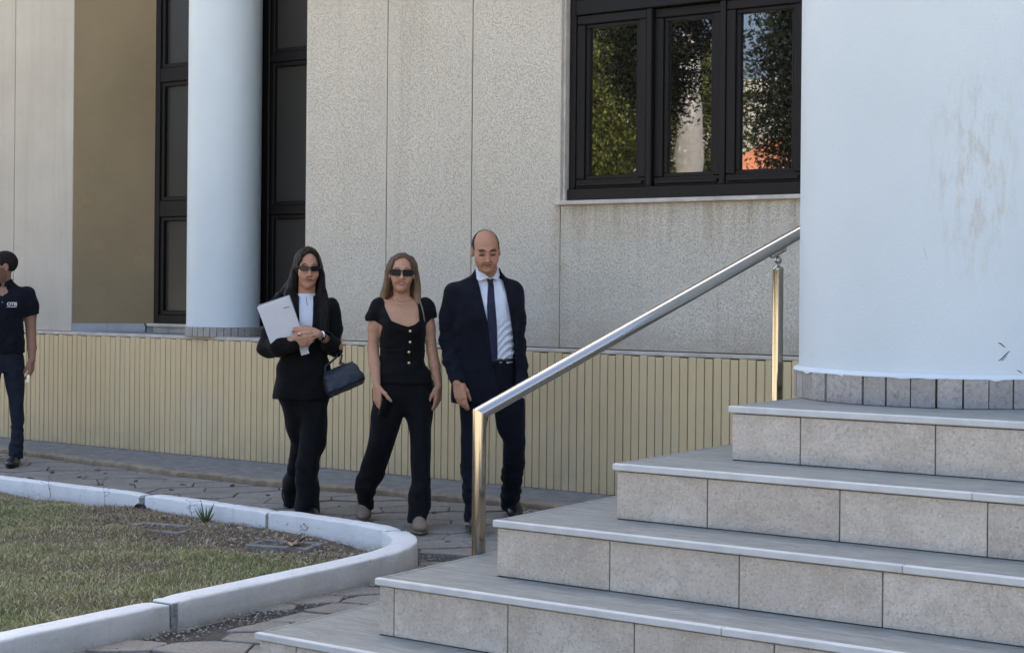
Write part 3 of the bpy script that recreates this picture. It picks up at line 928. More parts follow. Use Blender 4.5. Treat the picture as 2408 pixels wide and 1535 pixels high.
# black drain pipe end below the broken joint at the back
s = cuts[4] + 0.012; p0 = path_at(s)
pp = MB()
pp.tube([(p0[0] + .005, p0[1] + .03, .035), (p0[0] + .005, p0[1] - .085, .030)], 0.040, 18)
pp.tube([(p0[0] + .005, p0[1] - .070, .031), (p0[0] + .005, p0[1] - .088, .030)], 0.046, 18)
o = pp.build('drain_pipe', simple('black_plastic', (0.015, 0.016, 0.02), 0.4))
tag(o, 'short black drain pipe end poking out below the rear kerb', 'pipe')
# ------------------------------------------------------------------ lawn
def patch(x, y):
    """0 = bare or straw, 1 = green; slow bands like the ones in the mown lawn"""
    a = 0.5 + 0.5 * np.sin(x * 2.1 + 1.3 * np.sin(y * 2.7) + 0.6) * np.cos(y * 3.1 + 0.8 * np.sin(x * 3.3))
    b = 0.5 + 0.5 * np.sin(x * 7.3 + y * 5.1 + 2 * np.sin(y * 6.0)) * np.sin(y * 9.2 - x * 4.4)
    g = 0.65 * a + 0.35 * b
    # the strip along the rear kerb and round the inspection covers is dry
    g = g - 0.75 * np.clip((y - 6.10) / 0.45, 0, 1) * np.clip((x + 8.2) / 1.0, 0, 1)
    g = g - 0.25 * np.clip((y - 6.6) / 0.3, 0, 1)
    g = g + 0.22 * np.clip((5.9 - y) / 0.8, 0, 1)
    return np.clip(g, 0, 1)
def lawn_z(x, y):
    return 0.026 + 0.012 * np.sin(x * 1.9 + y * 1.3) + 0.008 * np.sin(x * 4.3 - y * 5.1) + 0.012 * np.sin(x * 9.1 + 2) * np.sin(y * 8.3)
nx_, ny_ = 150, 110
gx = np.linspace(-14, -5.0, nx_); gy = np.linspace(1.6, 6.98, ny_)
GX, GY = np.meshgrid(gx, gy, indexing='ij')
_o = np.argsort(path[:, 0]); PX_, PY_ = path[_o, 0], path[_o, 1]
def ylim(x): return np.interp(x, PX_, PY_)
def xlim(y): return np.interp(y, path[:90, 1], path[:90, 0])
GYr = np.minimum(GY, np.where(GX < -5.40, ylim(GX), 9)); GXr = GX.copy()
GXr = np.where(GYr > 1.7, np.minimum(GX, np.interp(GYr, *zip(*sorted((p[1], p[0]) for p in ctl[:11])))), GX)
V = np.stack([GXr, GYr, lawn_z(GXr, GYr)], -1).reshape(-1, 3)
ii, jj = np.meshgrid(np.arange(nx_ - 1), np.arange(ny_ - 1), indexing='ij')
a_ = (ii * ny_ + jj).ravel()
Q = np.stack([a_, a_ + ny_, a_ + ny_ + 1, a_ + 1], 1)
def soil_mat():
    m, nt, b = new_mat('dry_soil')
    p = world_pos(nt)
    c = mixc(nt, ramp(nt, noise(nt, p, 5, 7, 0.7), [(0.35, 0.0), (0.65, 1.0)]), (0.085, 0.060, 0.040), (0.165, 0.125, 0.085))
    c = mixc(nt, ramp(nt, noise(nt, p, 60, 4, 0.7), [(0.5, 0.0), (0.7, 0.8)]), c, (0.25, 0.21, 0.15))
    nt.links.new(c, b.inputs['Base Color']); b.inputs['Roughness'].default_value = 0.95
    bump(nt, b, noise(nt, p, 45, 5, 0.7), 1.0, 0.02)
    return m
tag(add_mesh('lawn_soil', mesh_np('lawn_soil', V, Q), soil_mat()), kind='structure')

_cy, _cx = zip(*sorted((p[1], p[0]) for p in ctl[:11]))
def inside_lawn(x, y):
    return (x < np.interp(y, _cy, _cx) - .072) & (y < np.where(x < -5.40, ylim(np.minimum(x, -5.40)), 9) - .062)
BOXES = [(-6.86, 6.40, 0.44, 0.26, R(12)), (-5.95, 6.47, 0.38, 0.22, R(16))]
def in_box(x, y, m=0.0):
    k = np.zeros_like(x, bool)
    for bx, by, w, h, a in BOXES:
        u = (x - bx) * math.cos(a) + (y - by) * math.sin(a); v = -(x - bx) * math.sin(a) + (y - by) * math.cos(a)
        k |= (np.abs(u) < w / 2 + m) & (np.abs(v) < h / 2 + m)
    return k
# blades of grass: denser where the camera stands close
N = 330000
bx = RNG.uniform(-9.6, -5.0, N); by = RNG.uniform(3.1, 6.95, N)
# only the wedge of lawn the photograph takes in (with a margin)
ang_ = np.arctan2(-bx, by)
keep = inside_lawn(bx, by) & ~(in_box(bx, by, -0.03) & (RNG.uniform(0, 1, N) < .97)) & ~(in_box(bx, by, .0) & (RNG.uniform(0, 1, N) < .6)) & (ang_ < R(58)) & (ang_ > R(33))
g_ = patch(bx, by) + RNG.normal(0, .16, N)
keep &= ~((bx > -6.75) & (by > 6.10 + .08 * np.sin(bx * 9)) & (RNG.uniform(0, 1, N) < .72))
keep &= RNG.uniform(0, 1, N) < np.clip(0.30 + 1.0 * g_, 0.12, 1)
bx, by, g_ = bx[keep], by[keep], g_[keep]
n = len(bx)
hh = RNG.uniform(0.012, 0.034, n) * (0.55 + 0.6 * np.clip(g_, 0, 1))
wdt = RNG.uniform(0.0012, 0.0026, n)
th = RNG.uniform(0, 2 * np.pi, n); ld = RNG.uniform(0, 2 * np.pi, n)
lean = RNG.uniform(0.2, 1.5, n) * hh
base = np.stack([bx, by, lawn_z(bx, by) - .003], 1)
wv = np.stack([np.cos(th) * wdt, np.sin(th) * wdt, np.zeros(n)], 1)
lv = np.stack([np.cos(ld) * lean, np.sin(ld) * lean, np.zeros(n)], 1)
up_ = np.stack([np.zeros(n), np.zeros(n), hh], 1)
P = np.stack([base - wv, base + wv, base + wv * .7 + lv * .4 + up_ * .62, base - wv * .7 + lv * .4 + up_ * .62, base + lv + up_], 1).reshape(-1, 3)
o5 = np.arange(n) * 5
quads = np.stack([o5, o5 + 1, o5 + 2, o5 + 3], 1); tris = np.stack([o5 + 3, o5 + 2, o5 + 4], 1)
gr = np.clip(g_ + RNG.normal(0, .12, n), 0, 1)[:, None]
br = RNG.uniform(.5, 1.55, n)[:, None]
colr = ((1 - gr) * np.array([[0.44, 0.36, 0.20]]) + gr * np.array([[0.215, 0.26, 0.080]])) * br
dead = RNG.uniform(0, 1, n) < 0.30
colr[dead] = np.array([0.50, 0.42, 0.265]) * br[dead]
tint = np.repeat(colr, 5, axis=0)
def tint_mat(name, rough=0.7, trans=0.0, sss=0.0, spec=0.3):
    m, nt, b = new_mat(name)
    at = nt.nodes.new('ShaderNodeAttribute'); at.attribute_name = 'tint'
    nt.links.new(at.outputs['Color'], b.inputs['Base Color'])
    b.inputs['Roughness'].default_value = rough
    b.inputs['Specular IOR Level'].default_value = spec
    return m
tag(add_mesh('grass', mesh_np('grass', P, quads, tris, smooth=False, tint=tint), tint_mat('grass_blades')), 'patchy mown grass, green and straw coloured, inside the white kerb', 'grass', kind='stuff')

# straw, crumbs of soil and pebbles in the dry corner
def litter(n, xr, yr, dry):
    v, f, t = [], [], []
    for _ in range(n):
        x, y = random.uniform(*xr), random.uniform(*yr)
        if not inside_lawn(np.array(x), np.array(y)): continue
        z = float(lawn_z(np.array(x), np.array(y))) + .004
        a = random.uniform(0, 6.3); L = random.uniform(.008, .05); w = random.uniform(.0012, .003)
        dz = random.uniform(-.003, .016)
        c, s = math.cos(a), math.sin(a)
        o = len(v)
        v += [(x - s * w, y + c * w, z), (x + s * w, y - c * w, z), (x + c * L + s * w, y + s * L - c * w, z + dz), (x + c * L - s * w, y + s * L + c * w, z + dz)]
        f.append((o, o + 1, o + 2, o + 3))
        col = random.choice([(0.26, 0.20, 0.12), (0.34, 0.28, 0.19), (0.16, 0.11, 0.07), (0.22, 0.18, 0.13), (0.12, 0.08, 0.055)])
        t += [col] * 4
    return v, f, t
v, f, t = litter(5200, (-7.9, -5.05), (6.0, 6.9), 1)
v2, f2, t2 = litter(2500, (-9.5, -6.5), (5.4, 7.0), 1)
f += [tuple(i + len(v) for i in q) for q in f2]; v += v2; t += t2
tag(add_mesh('straw_litter', mesh_np('straw_litter', v, f, smooth=False, tint=np.array(t)), tint_mat('straw')), 'dead straw and dry clippings lying along the rear kerb', 'straw', kind='stuff')

def pebble_mesh(seed, r):
    bm = bmesh.new()
    bmesh.ops.create_icosphere(bm, subdivisions=1, radius=r)
    q = random.Random(seed)
    for p in bm.verts:
        p.co = Vector((p.co.x * 1.15, p.co.y, p.co.z * .7)) * q.uniform(.78, 1.15)
    me = bpy.data.meshes.new('pebble'); bm.to_mesh(me); bm.free()
    return me
M_PEB = granite_mat('pebble_stone', (0.30, 0.27, 0.23), (0.46, 0.43, 0.38), (0.18, 0.16, 0.13), 0.85, 60)
def scatter_stones(name, label, spots, kind='stuff'):
    b_ = MB()
    for (x, y, z, r) in spots:
        me = pebble_mesh(random.randint(0, 9999), r)
        M = Matrix.Translation((x, y, z)) @ Matrix.Rotation(random.uniform(0, 6.3), 4, 'Z')
        b_.add([p.co.copy() for p in me.vertices], [list(p.vertices) for p in me.polygons], True, M)
        bpy.data.meshes.remove(me)
    return tag(b_.build(name, M_PEB), label, 'gravel', kind=kind)
sp = []
for _ in range(1500):                               # along the outer foot of the kerb
    s = random.uniform(0.5, 5.9); p0 = path_at(s); d = path_at(s + .05) - path_at(s - .05); d /= np.linalg.norm(d)
    o = .075 + abs(random.gauss(0, .085))
    sp.append((p0[0] + d[1] * o, p0[1] - d[0] * o, gz(p0[1] - d[0] * o) + random.uniform(-.008, .002), random.uniform(.0022, .0075)))
for _ in range(160): sp.append((random.uniform(-4.85, -4.35), random.uniform(6.1, 7.0), -.002, random.uniform(.003, .008)))
for _ in range(150): sp.append((random.uniform(-7.0, -5.0), 8.14 + random.gauss(0, .04), .065, random.uniform(.004, .014)))
for _ in range(120): sp.append((random.uniform(-11.5, -7.2), 8.0 + random.gauss(0, .03), .064, random.uniform(.003, .010)))
scatter_stones('gravel', 'loose grit and pebbles between the paving stones and the kerb', sp)
sp = []
for _ in range(170):
    x, y = random.uniform(-6.7, -5.1), random.uniform(6.15, 6.85)
    if inside_lawn(np.array(x), np.array(y)): sp.append((x, y, float(lawn_z(np.array(x), np.array(y))) + .003, random.uniform(.005, .016)))
sp += [(-6.66, 6.86, .045, .035), (-6.50, 6.865, .04, .026), (-5.36, 6.55, .05, .035), (-5.27, 6.50, .045, .03), (-5.42, 6.60, .045, .022)]
scatter_stones('soil_stones', 'small stones lying in the bare soil at the rounded end of the lawn', sp)

# two sunken inspection boxes
M_RIM = simple('weathered_rim_concrete', (0.20, 0.19, 0.175), .9, var=.35, scale=14, bump_s=.6, bump_sc=60)
M_RUST = simple('rusty_lid_iron', (0.085, 0.062, 0.048), 0.8, var=0.4, scale=12, bump_s=.5, bump_sc=50)
for q, ((bx_, by_, w, h, a), lab) in enumerate(zip(BOXES, ('concrete rimmed inspection box with a sunken lid, left of the spiky plant', 'inspection box half covered by straw and a dead leaf near the kerb end'))):
    e = empty('inspection_box', (bx_, by_, 0.0), a)
    tag(e, lab, 'inspection box')
    zt = 0.050 if q == 0 else 0.036
    t = 0.034
    b_ = MB()
    b_.cbox(-w / 2, w / 2, -h / 2, -h / 2 + t, -.05, zt, .006); b_.cbox(-w / 2, w / 2, h / 2 - t, h / 2, -.05, zt, .006)
    b_.cbox(-w / 2, -w / 2 + t, -h / 2 + t, h / 2 - t, -.05, zt, .006); b_.cbox(w / 2 - t, w / 2, -h / 2 + t, h / 2 - t, -.05, zt, .006)
    b_.build('rim', M_RIM, e)
    MB().cbox(-w / 2 + t + .003, w / 2 - t - .003, -h / 2 + t + .003, h / 2 - t - .003, -.03, zt - .016, .004).build('lid', M_RUST, e)
# crumpled dead leaf on the second one
def leaf(name, loc, size, col, label, curl=.3, rz=0):
    v, f = [], []
    n = 9
    for i in range(n):
        t = i / (n - 1); wd = size * .36 * math.sin(math.pi * min(1, t * .93 + .06)) * (1 + .25 * math.sin(i * 2.4))
        x_ = (t - .5) * size; z_ = curl * size * (t - .5) ** 2 * 2 + .006 * math.sin(i * 1.9)
        v += [(x_, -wd, z_ + curl * size * .35), (x_, 0, z_), (x_, wd, z_ + curl * size * .30)]
    for i in range(n - 1):
        for j in range(2):
            a = i * 3 + j; f.append((a, a + 3, a + 4, a + 1))
    b_ = MB(); b_.add(v, f, True)
    o = b_.build(name, simple('dead_leaf', col, .8, var=.35, scale=30), loc=loc); o.rotation_euler = (.1, -.1, rz)
    md = o.modifiers.new('thick', 'SOLIDIFY'); md.thickness = .0012
    return tag(o, label, 'leaf')
leaf('dead_leaf', (-5.90, 6.50, .046), .12, (0.10, 0.055, 0.045), 'curled reddish brown dead leaf lying on the straw covered box', .22, .4)
leaf('dead_leaf', (-5.83, 6.39, .048), .08, (0.34, 0.26, 0.17), 'smaller pale tan dead leaf in front of the reddish one', .35, 1.2)
# spiky aloe-like plant at the kerb
pl = empty('spiky_plant', (-6.84, 6.74, .03)); tag(pl, 'small spiky green plant growing against the rear white kerb', 'plant')
M_ALOE = simple('aloe_leaf', (0.075, 0.105, 0.045), .55, var=.3, scale=20)
for i in range(13):
    a = i * 2.4 + random.uniform(-.3, .3); tl = random.uniform(.25, .95); L = random.uniform(.08, .145)
    pts = []; rd = []
    for q in range(6):
        t = q / 5
        rr2 = L * t * math.sin(tl) * (1 - .15 * t); zz2 = L * t * math.cos(tl) * (1 + .1 * t) 
        pts.append((rr2 * math.cos(a), rr2 * math.sin(a), zz2)); rd.append(.0065 * (1 - t) ** .7 + .0006)
    MB().tube(pts, rd, 7).build('leaf', M_ALOE, pl)
# dry twiggy weeds
M_TWIG = simple('dry_twig', (0.13, 0.09, 0.065), .85)
def twig(loc, h, seed, label):
    q = random.Random(seed); b_ = MB()
    pts = [(0, 0, 0)]
    for i in range(5): pts.append((pts[-1][0] + q.uniform(-.014, .014), pts[-1][1] + q.uniform(-.01, .01), h * (i + 1) / 5))
    b_.tube(pts, [.0018, .0016, .0014, .0012, .0010, .0007], 6)
    for i in range(2, 6):
        for _ in range(2):
            p = pts[i]; d = (q.uniform(-.05, .05), q.uniform(-.04, .04), q.uniform(.0, .04))
            b_.tube([p, (p[0] + d[0] * .6, p[1] + d[1] * .6, p[2] + d[2] * .4), (p[0] + d[0], p[1] + d[1], p[2] + d[2])], [.0011, .0009, .0006], 5)
            b_.lathe([(.0001, -.005), (.0030, 0), (.0001, .005)], 6, Matrix.Translation((p[0] + d[0], p[1] + d[1], p[2] + d[2])))
    o = b_.build('dry_weed', M_TWIG, loc=loc)
    tag(o, label, 'weed')
twig((-7.86, 6.86, .03), .16, 3, 'dry branching weed beside the broken kerb joint with the drain pipe')
twig((-8.45, 6.90, .03), .15, 8, 'thin dry weed in front of the farthest stretch of white kerb')
twig((-7.02, 6.80, .03), .11, 12, 'bent dry weed left of the spiky plant')
twig((-6.10, 6.80, .03), .06, 15, 'tiny dry weed at the kerb behind the straw covered box')
# scraps on the paving
sp = MB()
for _ in range(46):
    x, y = random.uniform(-10.5, -5.2), random.uniform(7.15, 8.0)
    L = random.uniform(.006, .022); a = random.uniform(0, 3)
    sp.cbox(x - L, x + L, y - L * .5, y + L * .5, 0.002, .002 + L * .5, .001, Matrix.Translation((x, y, gz(y))) @ Matrix.Rotation(a, 4, 'Z') @ Matrix.Translation((-x, -y, 0)))
tag(sp.build('leaf_debris', M_TWIG), 'dark crumbs and seed pods scattered over the paving by the apron', 'debris', kind='stuff')

# ------------------------------------------------------------------ what the big window mirrors, across the square behind the camera
def tree(loc, h, r, cz, ch, n, leaf_c, leaf_s, label, seed, trunk_r=.14, droop=0.0, cat='tree', conic=0.0):
    q = np.random.default_rng(seed)
    e = empty('tree', loc); tag(e, label, cat)
    b_ = MB()
    b_.tube([(0, 0, -.1), (.05, .03, h * .3), (-.04, .06, h * .6), (.02, 0, h * .9)], [trunk_r, trunk_r * .8, trunk_r * .55, trunk_r * .15], 10)
    for i in range(9):
        z = cz - ch * .5 + ch * q.uniform(.0, .8); a = q.uniform(0, 6.28); L = r * q.uniform(.5, .9)
        b_.tube([(0, .03, z), (L * .5 * math.cos(a), L * .5 * math.sin(a), z + .2 - droop * .3), (L * math.cos(a), L * math.sin(a), z + .35 - droop)], [trunk_r * .35, trunk_r * .22, .015], 6)
    b_.build('trunk', simple('bark', (0.12, 0.09, 0.065), .9, var=.3, scale=10), e)
    nc = max(40, n // 70)
    d = q.normal(0, 1, (nc, 3)); d /= np.linalg.norm(d, axis=1)[:, None]
    rad_ = q.uniform(.25, 1, nc) ** .5
    c = d * rad_[:, None] * np.array([r, r, ch / 2])
    if conic:
        tt = (c[:, 2] / ch + .5)
        c[:, :2] *= (1.15 - conic * tt)[:, None]
    c[:, 2] += cz
    k = q.integers(0, nc, n)
    spread = r * .20
    P0 = c[k] + q.normal(0, 1, (n, 3)) * np.array([spread, spread, spread * (.7 + droop)])
    u = q.normal(0, 1, (n, 3)); u[:, 2] -= droop * 1.5; u /= np.linalg.norm(u, axis=1)[:, None]
    w = np.cross(u, q.normal(0, 1, (n, 3))); w /= np.linalg.norm(w, axis=1)[:, None]
    L = (leaf_s * q.uniform(.6, 1.4, n))[:, None]
    Vv = np.stack([P0 - u * L, P0 + w * L * .42, P0 + u * L, P0 - w * L * .42], 1).reshape(-1, 3)
    Qq = np.arange(n * 4).reshape(n, 4)
    base_ = np.array(leaf_c) * q.uniform(.6, 1.45, (nc, 1))[k] * q.uniform(.75, 1.25, (n, 1))
    add_mesh('crown', mesh_np('crown', Vv, Qq, smooth=False, tint=np.repeat(base_, 4, axis=0)), tint_mat('leaves', .9, spec=.04), e)
    return e
tree((-24.6, -21.5, 0), 9.5, 2.1, 7.0, 6.0, 26000, (0.085, 0.10, 0.03), .075, 'olive green drooping tree mirrored in the left casement of the window', 21, droop=.8)
tree((-17.2, -12.6, 0), 10.5, 0.98, 7.7, 5.4, 40000, (0.016, 0.020, 0.012), .050, 'dark tree mirrored in the upper part of the middle casement', 22, conic=-.35)  # leaves nearly black: the crown's shade is put into their colour
tree((-13.25, -12.4, 0), 10.5, 1.25, 5.9, 6.6, 34000, (0.012, 0.015, 0.010), .055, 'dark conifer mirrored over most of the right casement', 23, droop=.5, conic=.25)  # very dark leaf colour in place of shade on the conifer
tree((-24.9, -29.0, 0), 10.5, 1.9, 6.0, 8.4, 22000, (0.075, 0.085, 0.032), .085, 'light green bushy tree mirrored behind the white pillar', 24)
for i, (x, y, h, r) in enumerate(((-33, -20, 9, 3.2), (-38, -22, 10, 3.5), (-44, -24, 9.5, 3.4), (-49, -21, 9, 3.2), (-55, -23, 10, 3.6), (-29, -27, 8.5, 3.0), (-61, -25, 10, 3.6), (-67, -22, 9, 3.4))):
    tree((x, y, 0), h, r, h * .52, h * .98, 3500, (0.045, 0.052, 0.028), .30, 'dark green tree in the row across the square, mirrored dimly in the recess glazing', 40 + i)['group'] = 'trees in a row across the square'
pil = MB(); pil.lathe([(.44, -.05), (.42, 3), (.36, 7), (.26, 9.2), (.1, 9.4), (.0, 9.4)], 32)
o = pil.build('pillar', simple('white_paint', (0.80, 0.80, 0.76), .7), loc=(-22.55, -24.2, 0)); tag(o, 'tall tapering white pillar mirrored in the middle casement of the window', 'pillar')
fb = empty('pale_building', (-28, -34, 0)); tag(fb, 'pale flat roofed building mirrored behind the trees in the window', 'building')
M_PALE = simple('pale_render', (0.40, 0.39, 0.36), .9)
MB().box(-9, 9.5, -9, 0, -.05, 8.6).build('wall', M_PALE, fb)
MB().cbox(-9.2, 9.7, -9.2, .3, 8.6, 9.1, .03).build('roof_slab', M_PALE, fb)
for i in range(5):
    for zf in (1.2, 4.6):
        w_ = MB().box(-8 + i * 3.6, -6.2 + i * 3.6, .0, .06, zf, zf + 1.6).build('window', M_FRAME, fb)
        MB().box(-7.9 + i * 3.6, -6.3 + i * 3.6, .062, .07, zf + .1, zf + 1.5).build('pane', M_GLASS2, w_)
ki = empty('kiosk', (-17.9, -21, 0)); tag(ki, 'small kiosk with an orange tiled roof mirrored low in the right casement', 'kiosk')
MB().box(-1.5, 1.5, -1.5, 1.5, -.05, 4.2).build('wall', M_PALE, ki)
kr = MB(); kr.add([(-1.9, -1.9, 4.1), (1.9, -1.9, 4.1), (1.9, 1.9, 4.1), (-1.9, 1.9, 4.1), (-.6, 0, 5.5), (.6, 0, 5.5)], [(3, 2, 1, 0), (0, 1, 5, 4), (1, 2, 5), (2, 3, 4, 5), (3, 0, 4)])
kr.build('roof', simple('orange_roof_tiles', (0.32, 0.12, 0.06), .8, var=.3, scale=5), ki)
# ------------------------------------------------------------------ volume modelling (signed distances on a grid, surface by surface nets)
def smin(a, b, k):
    if k <= 0: return np.minimum(a, b)
    h = np.clip(0.5 + 0.5 * (b - a) / k, 0, 1)
    return b + (a - b) * h - k * h * (1 - h)
def hermite(zz, zs, vs_):
    zs = np.asarray(zs, float); vs_ = np.asarray(vs_, float)
    if len(zs) == 1: return np.full_like(zz, vs_[0])
    h = np.diff(zs); dl = np.diff(vs_) / h
    m = np.empty(len(zs)); m[0] = dl[0]; m[-1] = dl[-1]
    for i in range(1, len(zs) - 1):
        m[i] = 0 if dl[i - 1] * dl[i] <= 0 else (dl[i - 1] * h[i] + dl[i] * h[i - 1]) / (h[i] + h[i - 1])
    i = np.clip(np.searchsorted(zs, zz) - 1, 0, len(h) - 1)
    t = np.clip((zz - zs[i]) / h[i], 0, 1)
    return ((2 * t**3 - 3 * t**2 + 1) * vs_[i] + (t**3 - 2 * t**2 + t) * h[i] * m[i] + (-2 * t**3 + 3 * t**2) * vs_[i + 1] + (t**3 - t**2) * h[i] * m[i + 1])
def polysdf(px, pz, pts):
    """signed distance to a polygon, negative inside"""
    d = np.full(px.shape, 1e9, np.float32); s = np.ones(px.shape, np.float32)
    n = len(pts)
    for i in range(n):
        ax, az = pts[i]; bx_, bz = pts[i - 1]
        ex, ez = bx_ - ax, bz - az
        wx, wz = px - ax, pz - az
        t = np.clip((wx * ex + wz * ez) / (ex * ex + ez * ez + 1e-12), 0, 1)
        d = np.minimum(d, (wx - ex * t) ** 2 + (wz - ez * t) ** 2)
        c1 = pz >= az; c2 = pz < bz; c3 = ex * wz > ez * wx
        flip = (c1 & c2 & c3) | (~c1 & ~c2 & ~c3)
        s = np.where(flip, -s, s)
    return s * np.sqrt(d)
class Vol:
    def __init__(s, lo, hi, h, hz=None):
        s.x = np.arange(lo[0], hi[0], h, dtype=np.float32); s.y = np.arange(lo[1], hi[1], h, dtype=np.float32)
        s.z = np.arange(lo[2], hi[2], hz or h, dtype=np.float32)
        s.f = np.full((len(s.x), len(s.y), len(s.z)), 0.5, np.float32)
    def copy(s):
        o = Vol.__new__(Vol); o.x, o.y, o.z, o.f = s.x, s.y, s.z, s.f.copy(); return o
    def win(s, lo, hi):
        r = []
        for a, l, h in ((s.x, lo[0], hi[0]), (s.y, lo[1], hi[1]), (s.z, lo[2], hi[2])):
            i0 = int(np.searchsorted(a, l)); i1 = int(np.searchsorted(a, h)); r.append(slice(i0, i1))
        r = tuple(r)
        return r, s.x[r[0]][:, None, None], s.y[r[1]][None, :, None], s.z[r[2]][None, None, :]
    def put(s, sl, d, k, op):
        if s.f[sl].size == 0: return
        if op == 'add': s.f[sl] = smin(s.f[sl], d, k)
        elif op == 'sub': s.f[sl] = -smin(-s.f[sl], d, k)
        elif op == 'and': s.f[sl] = -smin(-s.f[sl], -d, k)
    def cone(s, a, b, ra, rb=None, k=0.0, op='add', sq=None):
        """round cone from a to b"""
        rb = ra if rb is None else rb
        a = np.array(a, float); b = np.array(b, float); m = max(ra, rb) + k + 0.03
        sl, X, Y, Z = s.win(np.minimum(a, b) - m, np.maximum(a, b) + m)
        ab = b - a; L2 = float(ab @ ab) + 1e-12
        t = np.clip(((X - a[0]) * ab[0] + (Y - a[1]) * ab[1] + (Z - a[2]) * ab[2]) / L2, 0, 1)
        d = np.sqrt((X - a[0] - t * ab[0]) ** 2 + (Y - a[1] - t * ab[1]) ** 2 + (Z - a[2] - t * ab[2]) ** 2) - (ra + (rb - ra) * t)
        s.put(sl, d, k, op)
    def chain(s, pts, rad, k=0.0, op='add'):
        for i in range(len(pts) - 1): s.cone(pts[i], pts[i + 1], rad[i], rad[i + 1], k, op)
    def ell(s, c, r, k=0.0, T=None, op='add'):
        """ellipsoid; T = (R, origin, scale) places it in a turned frame"""
        c = np.array(c, float); r = np.array(r, float)
        if T is None: Rm, o = np.eye(3), np.zeros(3)
        else:
            Rm, o, sc = T; c = c * sc; r = r * sc
        w = o + Rm @ c; m = max(r) + k + 0.02
        sl, X, Y, Z = s.win(w - m, w + m)
        dx, dy, dz = X - w[0], Y - w[1], Z - w[2]
        q = [(Rm[0, i] * dx + Rm[1, i] * dy + Rm[2, i] * dz) for i in range(3)]
        k0 = np.sqrt((q[0] / r[0]) ** 2 + (q[1] / r[1]) ** 2 + (q[2] / r[2]) ** 2)
        k1 = np.sqrt((q[0] / r[0] ** 2) ** 2 + (q[1] / r[1] ** 2) ** 2 + (q[2] / r[2] ** 2) ** 2)
        s.put(sl, k0 * (k0 - 1) / np.maximum(k1, 1e-6), k, op)
    def stack(s, rows, k=0.0, p=2.0, op='add', grow=0.0):
        """rows of (z, cx, cy, rx, ry): upright body of elliptic sections"""
        rows = sorted(rows); z0, z1 = rows[0][0], rows[-1][0]
        A = np.array(rows)
        m = k + 0.03 + abs(grow)
        lo = (min(A[:, 1] - A[:, 3]) - m, min(A[:, 2] - A[:, 4]) - m, z0 - m); hi = (max(A[:, 1] + A[:, 3]) + m, max(A[:, 2] + A[:, 4]) + m, z1 + m)
        sl, X, Y, Z = s.win(lo, hi)
        zz = np.clip(Z.ravel(), z0, z1)
        cx, cy, rx, ry = (hermite(zz, A[:, 0], A[:, j])[None, None, :] for j in (1, 2, 3, 4))
        rx, ry = rx + grow, ry + grow
        n = (np.abs((X - cx) / rx) ** p + np.abs((Y - cy) / ry) ** p) ** (1 / p)
        d = (n - 1) * np.minimum(rx, ry)
        d = np.maximum(d, np.maximum(z0 - grow * .3 - Z, Z - z1 - grow * .3))
        s.put(sl, d.astype(np.float32), k, op)
    def poly(s, pts, y0, y1, k=0.0, op='sub'):
        """x,z polygon swept from y0 to y1"""
        A = np.array(pts); m = 0.03 + k
        if op == 'and': sl, X, Y, Z = s.win((-9, -9, -9), (9, 9, 9))
        else: sl, X, Y, Z = s.win((A[:, 0].min() - m, y0 - m, A[:, 1].min() - m), (A[:, 0].max() + m, y1 + m, A[:, 1].max() + m))
        PX, PZ = np.broadcast_arrays(X[:, 0, :], Z[:, 0, :])
        d2 = polysdf(PX.astype(np.float32), PZ.astype(np.float32), pts)[:, None, :]
        d = np.maximum(d2, np.maximum(y0 - Y, Y - y1))
        s.put(sl, d.astype(np.float32), k, op)
    def folds(s, amp, fx, fy, fz, seed=0, lo=None, hi=None, sharp=1.0):
        sl, X, Y, Z = s.win(lo or (-9, -9, -9), hi or (9, 9, 9))
        q = np.random.default_rng(seed); ph = q.uniform(0, 6.28, 12)
        w = 0.6 * np.sin(Z * fz * 1.7 + ph[0]) + 0.4 * np.sin(X * fx * .6 + ph[1])
        a = np.sin(X * fx + Z * fz + 1.2 * w + ph[2]) * np.sin(Y * fy - Z * fz * .6 + ph[3])
        b = np.sin(X * fx * 1.9 - Z * fz * 1.6 + 1.5 * w + ph[4] + Y * fy * .8)
        c = np.sin(Z * fz * 3.1 + X * fx * 1.3 + ph[5] + 2 * w) * np.sin(Y * fy * 1.7 + ph[6])
        v = (0.5 * a + 0.35 * b + 0.25 * c)
        v = np.sign(v) * np.abs(v) ** sharp
        m = np.abs(s.f[sl]) < 0.04
        s.f[sl] += (amp * v * m).astype(np.float32)
    def front(s, x, z):
        """y of the surface that faces the front at x, z"""
        i = int(np.argmin(abs(s.x - x))); k = int(np.argmin(abs(s.z - z)))
        col = s.f[i, :, k]; j = np.argmax(col < 0)
        if j == 0: return None
        t = col[j - 1] / (col[j - 1] - col[j] + 1e-9)
        return float(s.y[j - 1] + t * (s.y[j] - s.y[j - 1]))
    def mesh(s):
        f = s.f; I = f < 0
        I[0] = I[-1] = False; I[:, 0] = I[:, -1] = False; I[:, :, 0] = I[:, :, -1] = False
        nx, ny, nz = f.shape
        cnt = np.zeros((nx - 1, ny - 1, nz - 1), np.int8)
        for a in (0, 1):
            for b in (0, 1):
                for c in (0, 1): cnt += I[a:nx - 1 + a, b:ny - 1 + b, c:nz - 1 + c]
        act = (cnt > 0) & (cnt < 8)
        ci, cj, ck = np.nonzero(act)
        idx = np.full(act.shape, -1, np.int32); idx[ci, cj, ck] = np.arange(len(ci))
        acc = np.zeros((len(ci), 3)); num = np.zeros(len(ci))
        def corner(a, b, c): return f[ci + a, cj + b, ck + c], I[ci + a, cj + b, ck + c]
        C = {(a, b, c): corner(a, b, c) for a in (0, 1) for b in (0, 1) for c in (0, 1)}
